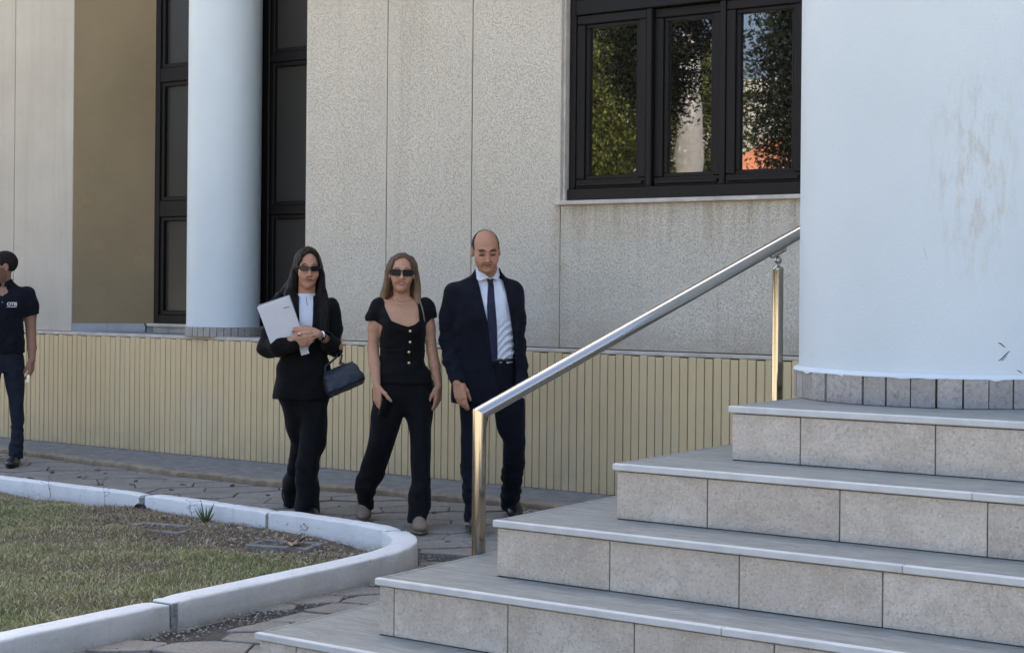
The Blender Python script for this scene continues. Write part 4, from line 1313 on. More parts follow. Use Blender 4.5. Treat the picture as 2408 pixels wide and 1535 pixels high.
        for ax in range(3):
            for u in (0, 1):
                for v in (0, 1):
                    p = [u, v]; p.insert(ax, 0); q = [u, v]; q.insert(ax, 1)
                    fa, ia = C[tuple(p)]; fb, ib = C[tuple(q)]
                    m = ia != ib
                    t = np.where(m, fa / np.where(np.abs(fa - fb) < 1e-9, 1e-9, fa - fb), 0); t = np.clip(t, 0, 1)
                    pos = np.zeros((len(ci), 3)); o = [0, 1, 2]; o.remove(ax)
                    pos[:, ax] = t; pos[:, o[0]] = u; pos[:, o[1]] = v
                    acc += pos * m[:, None]; num += m
        loc = acc / num[:, None]
        V = np.empty((len(ci), 3))
        for ax, (g, c) in enumerate(((s.x, ci), (s.y, cj), (s.z, ck))): V[:, ax] = g[c] + loc[:, ax] * (g[c + 1] - g[c])
        Q = []
        for ax in range(3):
            o = [0, 1, 2]; o.remove(ax)
            sa = [slice(None)] * 3; sb = [slice(None)] * 3
            sa[ax] = slice(0, -1); sb[ax] = slice(1, None)
            A, B = I[tuple(sa)], I[tuple(sb)]
            e = A != B
            i = np.array(np.nonzero(e))
            ok = (i[o[0]] > 0) & (i[o[1]] > 0) & (i[o[0]] < act.shape[o[0]]) & (i[o[1]] < act.shape[o[1]])
            i = i[:, ok]
            def cell(du, dv):
                j = i.copy(); j[o[0]] -= du; j[o[1]] -= dv
                return idx[j[0], j[1], j[2]]
            q = np.stack([cell(1, 1), cell(0, 1), cell(0, 0), cell(1, 0)], 1)
            ins = A[tuple(i)]
            fl = ins if ax != 1 else ~ins
            q[~fl] = q[~fl][:, ::-1]
            Q.append(q)
        return V, np.concatenate(Q)
    def build(s, name, mat, parent, tintf=None, smooth_it=1):
        V, Q = s.mesh()
        for _ in range(smooth_it):                       # light relaxation
            e = np.concatenate([Q[:, [0, 1]], Q[:, [1, 2]], Q[:, [2, 3]], Q[:, [3, 0]]])
            a = np.zeros_like(V); n = np.zeros(len(V))
            for c in range(3):
                a[:, c] = np.bincount(e[:, 0], V[e[:, 1], c], len(V)) + np.bincount(e[:, 1], V[e[:, 0], c], len(V))
            n = np.bincount(e[:, 0], minlength=len(V)) + np.bincount(e[:, 1], minlength=len(V))
            V = V * .5 + .5 * a / np.maximum(n, 1)[:, None]
        tint = tintf(V) if tintf is not None else None
        return add_mesh(name, mesh_np(name, V, Q, smooth=True, tint=tint), mat, parent)

# ------------------------------------------------------------------ people: shared anatomy
def rot(yaw=0, pitch=0, roll=0):
    """yaw > 0 turns the face to the picture's left, pitch > 0 nods down, roll > 0 tips the crown to the picture's right"""
    return np.array(Matrix.Rotation(-R(yaw), 3, 'Z') @ Matrix.Rotation(R(pitch), 3, 'X') @ Matrix.Rotation(R(roll), 3, 'Y'))
def head(V, T, female=True, ears=True, smile=0.0, lids=False):
    E = lambda c, r, k=0.012, op='add': V.ell(c, r, k, T, op)
    E((0, .022, .032), (.0725, .092, .082), 0)
    E((0, -.016, -.022), (.0615 if female else .0640, .072, .088), .02)
    E((0, -.020, -.068), (.044 if female else .049, .056, .042), .03)
    E((0, -.062, -.096), (.019 if female else .022, .020, .015), .03)
    for s_ in (-1, 1):
        E((s_ * .040, -.054, -.030), (.022, .022, .022), .03)
        E((s_ * .028, -.080, .020), (.024, .010, .008), .016)
        E((s_ * .0305, -.098, .002), (.0175, .016, .0125), .012, 'sub')
        E((s_ * .0305, -.0725, .001), (.0145, .0125, .0115), .004)
        if lids: E((s_ * .0305, -.0765, .0025), (.0165, .0110, .0095), .004)
        if ears:
            E((s_ * .074, .010, -.004), (.010, .020, .031), .006)
            E((s_ * .0815, .004, .0), (.004, .010, .017), .004, 'sub')
        E((s_ * (.0125 if female else .0150), -.0925, -.0375), (.0080, .010, .0075), .006)
        E((s_ * .0065, -.1010, -.0455), (.0040, .007, .0035), .003, 'sub')
        E((s_ * (.026 + .010 * smile), -.079, -.050), (.012, .010, .010 + .006 * smile), .018)
    Rm, o, sc = T
    W = lambda c: o + Rm @ (np.array(c) * sc)
    V.cone(W((0, -.079, .012)), W((0, -.1085, -.033)), .0068, .0112 if female else .0128, .012)
    E((0, -.0855, -.0570), (.021, .0085, .0046 if female else .0030), .006)
    E((0, -.0835, -.0690), (.0185, .0085, .0062 if female else .0045), .006)
    E((0, -.097, -.0625), (.023, .008, .0018), .003, 'sub')
    E((0, -.090, -.0815), (.016, .007, .004), .008, 'sub')
    for s_ in (-1, 1):
        if smile: E((s_ * .0245, -.090, -.0605), (.006, .008, .003), .005, 'sub')
def face_tint(V, T, skin, lip, brow, beard=0.0, lids=False, female=True, hairline=None, hair=(0.02, .016, .014), smile=0.0):
    Rm, o, sc = T
    q = ((V - o) @ Rm) / np.array(sc)
    x, y, z = q.T
    c = np.tile(np.array(skin, float), (len(V), 1))
    rnd = np.sin(V[:, 0] * 210 + np.sin(V[:, 2] * 170)) * np.sin(V[:, 2] * 230 + V[:, 1] * 190)
    c *= (1 + 0.035 * rnd)[:, None]
    def blend(m, col): 
        nonlocal c
        m = np.clip(m, 0, 1)[:, None]; c = c * (1 - m) + np.array(col) * m
    hd = (np.abs(x) < .11) & (np.abs(y) < .13) & (np.abs(z) < .14)
    front = hd & (y < -.04)
    cheek = np.exp(-(((np.abs(x) - .040) / .022) ** 2 + ((z + .032) / .024) ** 2)) * front
    blend(.30 * cheek, (skin[0] * 1.08, skin[1] * .82, skin[2] * .76))
    nose = np.exp(-((x / .014) ** 2 + ((z + .032) / .016) ** 2)) * (y < -.085)
    blend(.12 * nose, (skin[0] * 1.05, skin[1] * .82, skin[2] * .78))
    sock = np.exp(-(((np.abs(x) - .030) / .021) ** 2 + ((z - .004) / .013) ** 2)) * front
    blend((.85 if lids else .55) * sock, (skin[0] * .55, skin[1] * .45, skin[2] * .42))  # eye sockets darkened: their shade is put into the skin colour
    if beard:
        bm_ = ((z < -.040) & hd & (y < .02)) * np.clip((-.036 - z) / .02, 0, 1) + 0
        bm_ = np.where((np.abs(x) > .058) & (z < .0) & hd & (y < .0), 1, bm_)
        blend(beard * bm_, (.055, .042, .036))
    zc = z + .0630 - 9 * smile * x * x
    lips = np.clip((1.2 - ((x / (.0235 + .004 * smile)) ** 2 + (zc / (.0112 if female else .0078)) ** 2)) * 3, 0, 1) * (y < -.070) * hd
    blend(lips * (.80 if female else .55), lip)
    ml = np.clip(1.2 - ((x / (.024 + .006 * smile)) ** 2 + ((z + .0632 - (1.2 + 9 * smile) * x * x) / (.0026 + .0002 * smile)) ** 2), 0, 1) * 2 * (y < -.066) * hd
    blend(ml * .7, (lip[0] * .35, lip[1] * .25, lip[2] * .25))
    if smile:                                             # nose-to-mouth laughter folds, their crease shade put into the skin colour
        fx_ = .0165 + .018 * np.clip((-.036 - z) / .030, 0, 1)
        fo = np.exp(-((np.abs(x) - fx_) / .0032) ** 2) * (z < -.034) * (z > -.068) * (y < -.05) * hd
        blend(fo * .22 * smile, (skin[0] * .45, skin[1] * .36, skin[2] * .34))
    arch = (.0235 if female else .0195) + .0045 * (1 - ((np.abs(x) - .034) / .022) ** 2)
    arch = arch - .22 * np.clip(np.abs(x) - .030, 0, 1)
    bw = np.clip(1.3 - ((np.abs(x) - .033) / .0225) ** 2 - ((z - arch) / (.0036 if female else .0054)) ** 2, 0, 1) * 2 * (y < -.055) * hd
    blend(bw * .95, brow)
    if lids:
        ey = np.clip(1.2 - ((np.abs(x) - .0305) / .0165) ** 2 - ((z + .0055 + 8 * (np.abs(x) - .0305) ** 2) / .0044) ** 2, 0, 1) * 2 * (y < -.05) * hd
        blend(ey * .95, (.025, .018, .014))
        lid = np.clip(1.2 - ((np.abs(x) - .0305) / .012) ** 2 - ((z - .004) / .005) ** 2, 0, 1) * (y < -.05) * hd
        blend(lid * .5, (skin[0] * .95, skin[1] * .9, skin[2] * .85))
    else:
        ey = np.clip(1.2 - ((np.abs(x) - .0305) / .0135) ** 2 - ((z - .001) / .0055) ** 2, 0, 1) * 2 * (y < -.055) * hd
        blend(ey * .9, (.06, .05, .045))
    if hairline is not None:
        hm = hairline(x, y, z) * hd
        blend(hm, hair)
    return c
def hand(V, W, d, n, t, size=1.0, curl=(.5, .6, .7, .8), spread=1.0, thumb=(.55, .75, .25), k=.006, rfac=1.0, last=None):
    """W wrist, d towards the fingertips, n out of the palm, t towards the thumb"""
    W, d, n, t = (np.array(q, float) for q in (W, d, n, t))
    d /= np.linalg.norm(d); n = n - d * (n @ d); n /= np.linalg.norm(n); t = t - d * (t @ d) - n * (t @ n); t /= np.linalg.norm(t)
    S = size
    off = [.0275, .0095, -.0085, -.0255]; Ls = [.072, .080, .074, .058]; kl = [.086, .089, .084, .076]
    for i in range(4):
        K = W + d * kl[i] * S + t * off[i] * S * spread
        V.cone(W + d * .010 * S + t * off[i] * .55 * S, K, .0150 * S * rfac, .0118 * S * rfac, .010)
    V.ell((0, 0, 0), (.034 * S, .013 * S, .040 * S), .010, (np.stack([t, n, d], 1), W + d * .045 * S, np.ones(3)))
    for i in range(4):
        K = W + d * kl[i] * S + t * off[i] * S * spread
        th = 0.0; p = K; c = curl[i]
        rs = [.0102, .0092, .0085, .0070]
        for j, fr in enumerate((.46, .30, .24)):
            th += c * (.55, 1.0, .75)[j]
            dd = d * math.cos(th) + n * math.sin(th) + t * (off[i] * 1.6 * (spread - .6))
            dd /= np.linalg.norm(dd)
            q = p + dd * Ls[i] * S * fr
            V.cone(p, q, rs[j] * S * rfac * (.9 if i == 3 else 1), rs[j + 1] * S * rfac * (.9 if i == 3 else 1), k if j == 0 else .003)
            p = q
    B = W + d * .022 * S + t * .024 * S + n * .006 * S
    v1 = d * thumb[0] + t * thumb[1] + n * thumb[2]; v1 /= np.linalg.norm(v1)
    P1 = B + v1 * .040 * S
    v2 = d * (thumb[0] + .35) + t * (thumb[1] - .30) + n * (thumb[2] + .2); v2 /= np.linalg.norm(v2)
    P2 = P1 + v2 * .032 * S
    v3 = v2 + n * .2; v3 /= np.linalg.norm(v3)
    P3 = P2 + v3 * .024 * S
    V.chain([W + d * .008 * S + t * .010 * S, B, P1, P2, P3], [.015 * S, .0150 * S, .0115 * S, .0100 * S, .0080 * S], k)
def skin_mat():
    m, nt, b = new_mat('skin')
    at = nt.nodes.new('ShaderNodeAttribute'); at.attribute_name = 'tint'
    c = mixc(nt, 1.0, at.outputs['Color'], ramp(nt, noise(nt, world_pos(nt), 55, 4, .6), [(0.3, .90), (0.7, 1.0)]), 'MULTIPLY')
    nt.links.new(c, b.inputs['Base Color'])
    b.inputs['Roughness'].default_value = .48
    b.inputs['Specular IOR Level'].default_value = .22
    b.inputs['Subsurface Weight'].default_value = .08
    b.inputs['Subsurface Radius'].default_value = (.012, .005, .003)
    bump(nt, b, noise(nt, world_pos(nt), 420, 3), .12, .001)
    return m
def cloth_mat(name, col, rough=.85, sheen=.03, weave=900, var=.25):
    m, nt, b = new_mat(name)
    p = world_pos(nt)
    lo = tuple(c * (1 - var) for c in col); hi = tuple(c * (1 + var) for c in col)
    c = mixc(nt, ramp(nt, noise(nt, p, 14, 5, .6), [(.3, 0.), (.7, 1.)]), lo, hi)
    nt.links.new(c, b.inputs['Base Color'])
    b.inputs['Roughness'].default_value = rough
    b.inputs['Specular IOR Level'].default_value = .12
    b.inputs['Sheen Weight'].default_value = sheen
    b.inputs['Sheen Roughness'].default_value = .5
    h = math_n(nt, 'ADD', math_n(nt, 'MULTIPLY', noise(nt, p, weave, 2), .25), noise(nt, world_pos(nt, (28, 28, 12)), 1.0, 4, .6))
    bump(nt, b, h, .6, .009)
    return m
def hair_mat(name, col, col2, rough=.38, spec=.12, tip=None, zt=(1.3, 1.55)):
    m, nt, b = new_mat(name)
    p = coords(nt, 'Object', (170, 170, 5))
    f = noise(nt, p, 1.0, 4, .7)
    g_ = noise(nt, coords(nt, 'Object', (30, 30, 4)), 1.0, 3, .6)
    c = mixc(nt, ramp(nt, f, [(.32, 0.), (.68, 1.)]), col, col2)
    c = mixc(nt, ramp(nt, g_, [(.45, 0.), (.75, .55)]), c, col2)
    if tip is not None:                                   # lightened lengths, darker roots
        sp = nt.nodes.new('ShaderNodeSeparateXYZ'); nt.links.new(coords(nt), sp.inputs[0])
        mr = nd(nt, 'ShaderNodeMapRange'); nt.links.new(sp.outputs[2], mr.inputs[0])
        mr.inputs[1].default_value = zt[0]; mr.inputs[2].default_value = zt[1]; mr.inputs[3].default_value = 1; mr.inputs[4].default_value = 0
        c = mixc(nt, math_n(nt, 'MULTIPLY', mr.outputs[0], ramp(nt, f, [(.3, .45), (.7, 1.)])), c, tip)
    nt.links.new(c, b.inputs['Base Color'])
    b.inputs['Roughness'].default_value = rough
    b.inputs['Specular IOR Level'].default_value = spec
    bump(nt, b, f, .8, .004)
    return m
M_SKIN = skin_mat()
M_LENS, _nt, _b = new_mat('dark_lens'); _b.inputs['Base Color'].default_value = (.008, .008, .009, 1); _b.inputs['Roughness'].default_value = .06; _b.inputs['IOR'].default_value = 1.3
M_ACET, _nt, _b = new_mat('black_acetate'); _b.inputs['Specular IOR Level'].default_value = .2; _b.inputs['Base Color'].default_value = (.010, .010, .011, 1); _b.inputs['Roughness'].default_value = .22
M_GOLD, _nt, _b = new_mat('gold_metal'); _b.inputs['Base Color'].default_value = (.78, .58, .30, 1); _b.inputs['Metallic'].default_value = 1; _b.inputs['Roughness'].default_value = .28
M_SILVER, _nt, _b = new_mat('silver_metal'); _b.inputs['Base Color'].default_value = (.75, .75, .76, 1); _b.inputs['Metallic'].default_value = 1; _b.inputs['Roughness'].default_value = .25

def to4(T):
    Rm, o, sc = T
    return Matrix(((*(Rm[0] * sc), o[0]), (*(Rm[1] * sc), o[1]), (*(Rm[2] * sc), o[2]), (0, 0, 0, 1)))
def rrect(cx, cz, w, h, r, n=5, skew=0.0):
    pts = []
    for qx, qz, a0 in ((1, 1, 0), (-1, 1, 90), (-1, -1, 180), (1, -1, 270)):
        for i in range(n):
            a = R(a0 + 90 * i / (n - 1))
            pts.append((cx + qx * (w / 2 - r) + r * math.cos(a), cz + qz * (h / 2 - r) + r * math.sin(a) + skew * (qx * (w / 2))))
    return pts
def sunglasses(parent, T, w, h, r, z0, gap, y=-.100, thick=.0045, temple_metal=False):
    M = to4(T)
    fr = MB()
    for s_ in (-1, 1):
        cx = s_ * (gap / 2 + w / 2)
        Mw = M @ Matrix.Translation((cx, y, z0)) @ Matrix.Rotation(s_ * .16, 4, 'Z') @ Matrix.Translation((-cx, 0, -z0))
        o_ = rrect(cx, z0, w, h, r); i_ = rrect(cx, z0, w - 2 * thick, h - 2 * thick, max(.001, r - thick))
        n = len(o_)
        v = [(p[0], -.002, p[1]) for p in o_] + [(p[0], -.002, p[1]) for p in i_] + [(p[0], .003, p[1]) for p in o_] + [(p[0], .003, p[1]) for p in i_]
        f = []
        for i in range(n):
            j = (i + 1) % n
            f += [(i, j, n + j, n + i), (2 * n + i, 3 * n + i, 3 * n + j, 2 * n + j), (i, 2 * n + i, 2 * n + j, j), (n + i, n + j, 3 * n + j, 3 * n + i)]
        fr.add(v, f, False, Mw)
        hx = s_ * (gap / 2 + w - .002)
        fr.tube([M @ Vector((hx, y + .004, z0 + h * .22)), M @ Vector((s_ * .074, y + .02, z0 + h * .2)), M @ Vector((s_ * .078, -.02, z0 + .004)), M @ Vector((s_ * .078, .02, z0 - .004))], [.0042, .0042, .0030, .0022], 8)
    fr.tube([M @ Vector((-gap / 2 - .003, y, z0 + h * .18)), M @ Vector((0, y - .003, z0 + h * .26)), M @ Vector((gap / 2 + .003, y, z0 + h * .18))], [.0028, .0026, .0028], 8)
    o = fr.build('sunglasses', M_ACET, parent)
    for s_ in (-1, 1):
        cx = s_ * (gap / 2 + w / 2)
        Mw = M @ Matrix.Translation((cx, y, z0)) @ Matrix.Rotation(s_ * .16, 4, 'Z') @ Matrix.Translation((-cx, 0, -z0))
        MB().prism(rrect(cx, z0, w - 2 * thick + .001, h - 2 * thick + .001, max(.001, r - thick)), -.0005, .0015, Mw).build('lens', M_LENS, o)
    return o
def shoe(parent, mat, heel, toe_dir, z=0.0, L=.27, W=.092, Ht=.085, pitch=0.0, name='shoe', heelh=.028, sole_mat=None, low=True):
    """heel: x,y of the heel; toe_dir: direction of the toe in plan; pitch: heel lifted"""
    d = np.array([toe_dir[0], toe_dir[1], 0.0]); d /= np.linalg.norm(d)
    s_ = np.array([-d[1], d[0], 0]); u = np.array([0, 0, 1.0])
    if pitch:
        d2 = d * math.cos(pitch) - u * math.sin(pitch); u2 = u * math.cos(pitch) + d * math.sin(pitch)
        toe = np.array([heel[0], heel[1], z]) + d * L * math.cos(pitch)
        H0 = toe - d2 * L; d, u = d2, u2
    else: H0 = np.array([heel[0], heel[1], z])
    Rm = np.stack([s_, -d, u], 1)                        # local x across, -y to the toe, z up
    V = Vol((-.075, -L - .03, -.012), (.075, .06, Ht + .05), .0045)
    V.ell((0, -.050, .030 + heelh * .3), (.034, .055, .040), 0)
    V.ell((0, -L * .68, .030), (W * .50, L * .33, .030), .03)
    V.ell((0, -L * .42, .045), (.036, .085, .040), .03)
    V.cone((0, -.052, .05), (0, -.055, Ht + .02), .037, .035, .02)
    V.poly([(-.2, -.1), (.2, -.1), (.2, .012), (-.2, .012)], -1, 1, .004)
    Vs, Q = V.mesh()
    Vw = H0 + Vs @ Rm.T
    o = add_mesh(name, mesh_np(name, Vw, Q), mat, parent)
    pts = []
    for i in range(24):
        a = 2 * math.pi * i / 24
        yy = -L * .5 + L * .5 * math.cos(a); t = -yy / L
        ww = (.030 + .018 * math.sin(math.pi * min(1, max(0, t * 1.05 - .05)) ** 1.2)) * math.sin(a)
        pts.append((ww * 1.03, yy))
    b_ = MB(); M = Matrix(((*Rm[0], H0[0]), (*Rm[1], H0[1]), (*Rm[2], H0[2]), (0, 0, 0, 1)))
    b_.slab(pts, .0, .014, M, ch=.002)
    if heelh > .02: b_.slab([(-.030, -.002), (.030, -.002), (.032, -.07), (-.032, -.07)], .0, .016, M)
    b_.build('sole', sole_mat or M_ACET, o)
    return o
def person(loc, label):
    """the local y axis points away from the camera"""
    e = empty('person', (*loc, 0), math.atan2(-loc[0], loc[1]))
    tag(e, label, 'person')
    return e
# ------------------------------------------------------------------ the four people
M_BLACK = cloth_mat('black_suit_cloth', (0.0062, 0.0064, 0.0076))
M_BLACK2 = cloth_mat('black_crepe', (0.0055, 0.0057, 0.0070), .8)
M_NAVY = cloth_mat('navy_suit_cloth', (0.0070, 0.0083, 0.0145))
M_NAVY2 = cloth_mat('navy_trouser_cloth', (0.0062, 0.0075, 0.0135))
M_POLO = cloth_mat('dark_polo_knit', (0.0080, 0.0090, 0.0140))
M_WORK = cloth_mat('dark_work_trousers', (0.016, 0.019, 0.030))
M_SHIRT = cloth_mat('white_shirt_cotton', (0.66, 0.69, 0.76), .75, .05, var=.04)
M_TIE = cloth_mat('dark_blue_tie_silk', (0.022, 0.024, 0.050), .5, .1)
M_LEATHER = simple('black_leather', (0.011, 0.011, 0.012), .32, var=.3, scale=40, bump_s=.15, bump_sc=90)
M_BAG = simple('navy_bag_leather', (0.018, 0.024, 0.038), .55, var=.3, scale=30, bump_s=.2, bump_sc=160)
M_SUEDE = simple('tan_suede', (0.215, 0.16, 0.11), .9, var=.15, scale=30)
M_PAPER = simple('white_paper', (0.66, 0.66, 0.68), .8, var=.03, scale=10)
M_FOLDER = simple('grey_folder_card', (0.36, 0.35, 0.35), .8, var=.08, scale=10)

def front_pts(V, pts, off=.002, default=-.1):
    out = []
    for x, z in pts:
        y = V.front(x, z)
        out.append((x, (y if y is not None else default) - off, z))
    return out

# ================================================================= woman in a black suit with papers and a handbag
def woman_suit():
    e = person((-6.598, 7.345), 'young woman in a black suit and slim sunglasses, holding papers')
    e.location.z = .0229
    S, XC, Y0 = 772.9, 280.0, 1407.0
    q = lambda X, Y: ((X - XC) / S, (Y0 - Y) / S)
    X_ = lambda X: (X - XC) / S
    Z_ = lambda Y: (Y0 - Y) / S
    SKIN = (0.47, 0.255, 0.165)
    T = (rot(yaw=-6, pitch=4, roll=1), np.array([X_(287), -.030, Z_(214)]), np.array([.93, 1.0, 1.06]))
    B = Vol((-.36, -.36, .60), (.36, .22, 1.70), .0034)
    head(B, T, ears=False)
    B.cone((X_(284), .015, Z_(262)), (X_(282), .030, Z_(352)), .052, .055, .02)
    # trunk inside the clothes
    trunk = [(Z_(820), X_(275), .02, .16, .105), (Z_(640), X_(280), .01, .115, .085), (Z_(480), X_(283), .0, .140, .095), (Z_(390), X_(284), .02, .150, .075), (Z_(352), X_(284), .03, .075, .055)]
    B.stack(trunk, .02)
    # her right arm is bent with the hand at the left; her left forearm crosses from the right
    shL, elL, wrL = (X_(165), .02, Z_(405)), (X_(98), -.03, Z_(598)), (X_(218), -.215, Z_(556))
    shR, elR, wrR = (X_(405), .02, Z_(400)), (X_(428), -.03, Z_(595)), (X_(338), -.205, Z_(524))
    for sh, el, wr in ((shL, elL, wrL), (shR, elR, wrR)):
        B.chain([sh, el], [.045, .036], .02); B.chain([el, wr], [.038, .024], .012)
    hand(B, wrR, (-.92, -.12, .16), (-.1, .75, -.55), (-.2, -.25, .9), .98, (.35, .42, .5, .6), .95, (.75, .45, .2))
    hand(B, wrL, (.75, -.22, -.02), (.05, .85, .25), (.1, -.25, .9), .98, (.75, .8, .85, .9), .95, (.8, .4, .1))
    tf = lambda V: face_tint(V, T, SKIN, (.36, .135, .110), (.030, .020, .016))
    B.build('body', M_SKIN, e, tf)
    sunglasses(e, T, .060, .031, .0145, .0035, .012)
    # ring and watch
    r_ = MB(); r_.tube([(X_(252), -.255, Z_(524)), (X_(247), -.262, Z_(529))], .0088, 12); r_.build('ring', M_GOLD, e)
    wv = Vector((X_(352) - X_(340), .02, Z_(541) - Z_(524))).normalized()
    c0 = Vector((X_(349), -.190, Z_(532)))
    w_ = MB(); w_.tube([c0 - wv * .007, c0 + wv * .007], .0300, 20); wt = w_.build('watch', M_SILVER, e)
    MB().tube([c0 + wv * .010, c0 + wv * .018], .0305, 20).build('strap', M_ACET, wt)
    # white blouse with a stand collar
    W = Vol((-.2, -.2, .95), (.2, .15, 1.46), .0040)
    W.stack([(Z_(620), X_(280), .0, .118, .095), (Z_(480), X_(283), -.008, .142, .102), (Z_(400), X_(284), .010, .130, .085), (Z_(362), X_(284), .020, .068, .068), (Z_(335), X_(284), .024, .056, .060)], .01)
    W.folds(.0022, 60, 50, 22, 3)
    W.build('blouse', M_SHIRT, e)
    kt = MB(); kt.tube(front_pts(W, [q(281, 352), q(283, 372), q(286, 392)], .0015), .0016, 6); kt.build('blouse_slit', M_ACET, e)
    # blazer
    J = Vol((-.36, -.36, .66), (.36, .22, 1.46), .0050)
    body_rows = [(Z_(838), X_(272), .02, .186, .140), (Z_(780), X_(272), .015, .180, .138), (Z_(700), X_(273), .010, .168, .126), (Z_(620), X_(278), .005, .148, .112), (Z_(500), X_(282), -.004, .162, .118), (Z_(430), X_(284), .008, .172, .108), (Z_(385), X_(285), .018, .168, .086), (Z_(358), X_(285), .026, .115, .066), (Z_(342), X_(285), .03, .072, .058)]
    J.stack(body_rows, .0, p=2.3)
    J.chain([(X_(178), .022, Z_(405)), (X_(112), .0, Z_(530)), (X_(100), -.03, Z_(596))], [.062, .058, .060], .02)
    J.chain([(X_(100), -.03, Z_(596)), (X_(150), -.13, Z_(590)), (X_(222), -.200, Z_(570))], [.060, .056, .046], .012)
    J.chain([(X_(392), .02, Z_(402)), (X_(410), .0, Z_(500)), (X_(412), -.03, Z_(592))], [.062, .057, .054], .02)
    J.chain([(X_(412), -.03, Z_(592)), (X_(378), -.150, Z_(548))], [.052, .046], .012)
    J.ell((X_(418), -.02, Z_(616)), (.040, .05, .030), .02)
    # hem slopes up towards the front edge
    J.folds(0.0068, 24, 18, 16, 5)
    J.folds(0.0054, 34, 26, 34, 9, (-.36, -.4, Z_(650)), (-.09, .2, Z_(470)))
    J.folds(0.0054, 34, 26, 34, 10, (.13, -.4, Z_(650)), (.36, .2, Z_(470)))
    base = J.copy()
    J.poly([q(240, 322), q(245, 400), q(250, 490), q(262, 560), q(285, 640), q(302, 560), q(311, 480), q(313, 400), q(318, 322)], -.5, .02, .004)
    J.cone((X_(378), -.150, Z_(548)), (X_(352), -.21, Z_(532)), .036, .034, .004, 'sub')
    J.build('blazer', M_BLACK, e)
    for pts in ([q(246, 345), q(222, 372), q(226, 420), q(214, 430), q(238, 520), q(255, 560), q(250, 480), q(247, 400)], [q(313, 345), q(336, 372), q(333, 420), q(345, 432), q(318, 530), q(303, 560), q(312, 480), q(314, 400)]):
        L = base.copy(); L.f -= .0045
        L.poly(pts, -.5, .0, 0, 'and'); L.build('lapel', M_BLACK, e, smooth_it=0)
    # wide trousers: the right leg stands, the other trails
    P = Vol((-.30, -.24, -.02), (.30, .50, .86), .0055)
    P.stack([(Z_(760), X_(275), .015, .160, .120), (Z_(830), X_(278), .015, .160, .118), (Z_(900), X_(288), .010, .080, .08)], .05)
    P.stack([(.022, X_(294), -.065, .078, .110), (.10, X_(294), -.060, .076, .100), (Z_(1240), X_(292), -.055, .074, .092), (Z_(1120), X_(300), -.050, .072, .090), (Z_(1060), X_(312), -.040, .082, .095), (Z_(960), X_(320), -.015, .086, .105), (Z_(850), X_(322), .0, .086, .112)], .03, 2.2)
    P.stack([(Z_(1385), X_(222), .36, .056, .085), (Z_(1290), X_(225), .32, .060, .085), (Z_(1180), X_(245), .23, .066, .088), (Z_(1060), X_(262), .13, .074, .094), (Z_(960), X_(252), .06, .088, .105), (Z_(850), X_(235), .02, .090, .112)], .03, 2.2)
    P.folds(0.0093, 26, 20, 7, 12)
    P.folds(0.0078, 18, 20, 26, 14, (-.3, -.3, 0), (.3, .5, .34))
    P.build('trousers', M_BLACK, e)
    shoe(e, M_LEATHER, (X_(300), .02), (.15, -1), L=.25, W=.085, heelh=.03)
    shoe(e, M_LEATHER, (X_(196), .50), (.12, -1), z=.0, L=.24, W=.08, pitch=.85, heelh=.05)
    # long straight dark hair
    H = Vol((-.30, -.26, .95), (.28, .22, 1.72), .0042)
    E = lambda c, r, k=.01, op='add': H.ell(c, r, k, T, op)
    E((0, .022, .030), (.088, .108, .096))
    for rows in ([(150, 262, .045, -.00), (200, 238, .034, -.01), (250, 224, .030, .0), (300, 216, .034, -.005), (340, 205, .044, -.025), (400, 205, .046, -.085), (460, 214, .034, -.118), (505, 222, .018, -.128)],
                 [(150, 305, .045, -.00), (200, 335, .030, -.01), (250, 345, .026, .0), (300, 346, .034, -.01), (350, 350, .046, -.035), (400, 356, .048, -.085), (470, 360, .042, -.118), (560, 362, .030, -.130), (610, 364, .012, -.128)]):
        H.stack([(Z_(Y), X_(X), y_ + .03, rx, .040 if Y < 330 else .024) for Y, X, rx, y_ in rows], .02)
    H.stack([(Z_(430), X_(280), .125, .110, .030), (Z_(340), X_(275), .105, .115, .045), (Z_(240), X_(285), .060, .095, .075)], .03)
    # hair spilling over the far shoulder at the left
    H.chain([(X_(222), .05, Z_(270)), (X_(190), .07, Z_(320)), (X_(150), .06, Z_(352)), (X_(118), .04, Z_(370))], [.030, .030, .022, .008], .02)
    # open the face, parted in the middle
    Rm, o, sc = T
    fp = [(-.062, -.13), (-.066, -.04), (-.064, .03), (-.045, .066), (-.012, .093), (.006, .096), (.040, .074), (.062, .032), (.064, -.04), (.052, -.13)]
    fw = [tuple((o + Rm @ (np.array([a, -.09, b]) * sc))[[0, 2]]) for a, b in fp]
    H.poly(fw, -.5, .005, .012)
    H.poly([q(243, 300), q(243, 500), q(255, 520), q(306, 520), q(316, 480), q(320, 300)], -.5, .01, .012)
    H.folds(.0028, 150, 120, 5, 21); H.folds(.0025, 70, 60, 9, 22)
    H.build('hair', hair_mat('dark_brown_hair', (0.0055, 0.0043, 0.004), (0.014, 0.0100, 0.0080)), e)
    return e, q
w1, q1 = woman_suit()
M1 = w1.matrix_basis.copy() if False else Matrix.Translation(w1.location) @ Matrix.Rotation(w1.rotation_euler.z, 4, 'Z')
def held(name, label, cat, M): 
    o = empty(name); o.matrix_world = M; tag(o, label, cat); return o
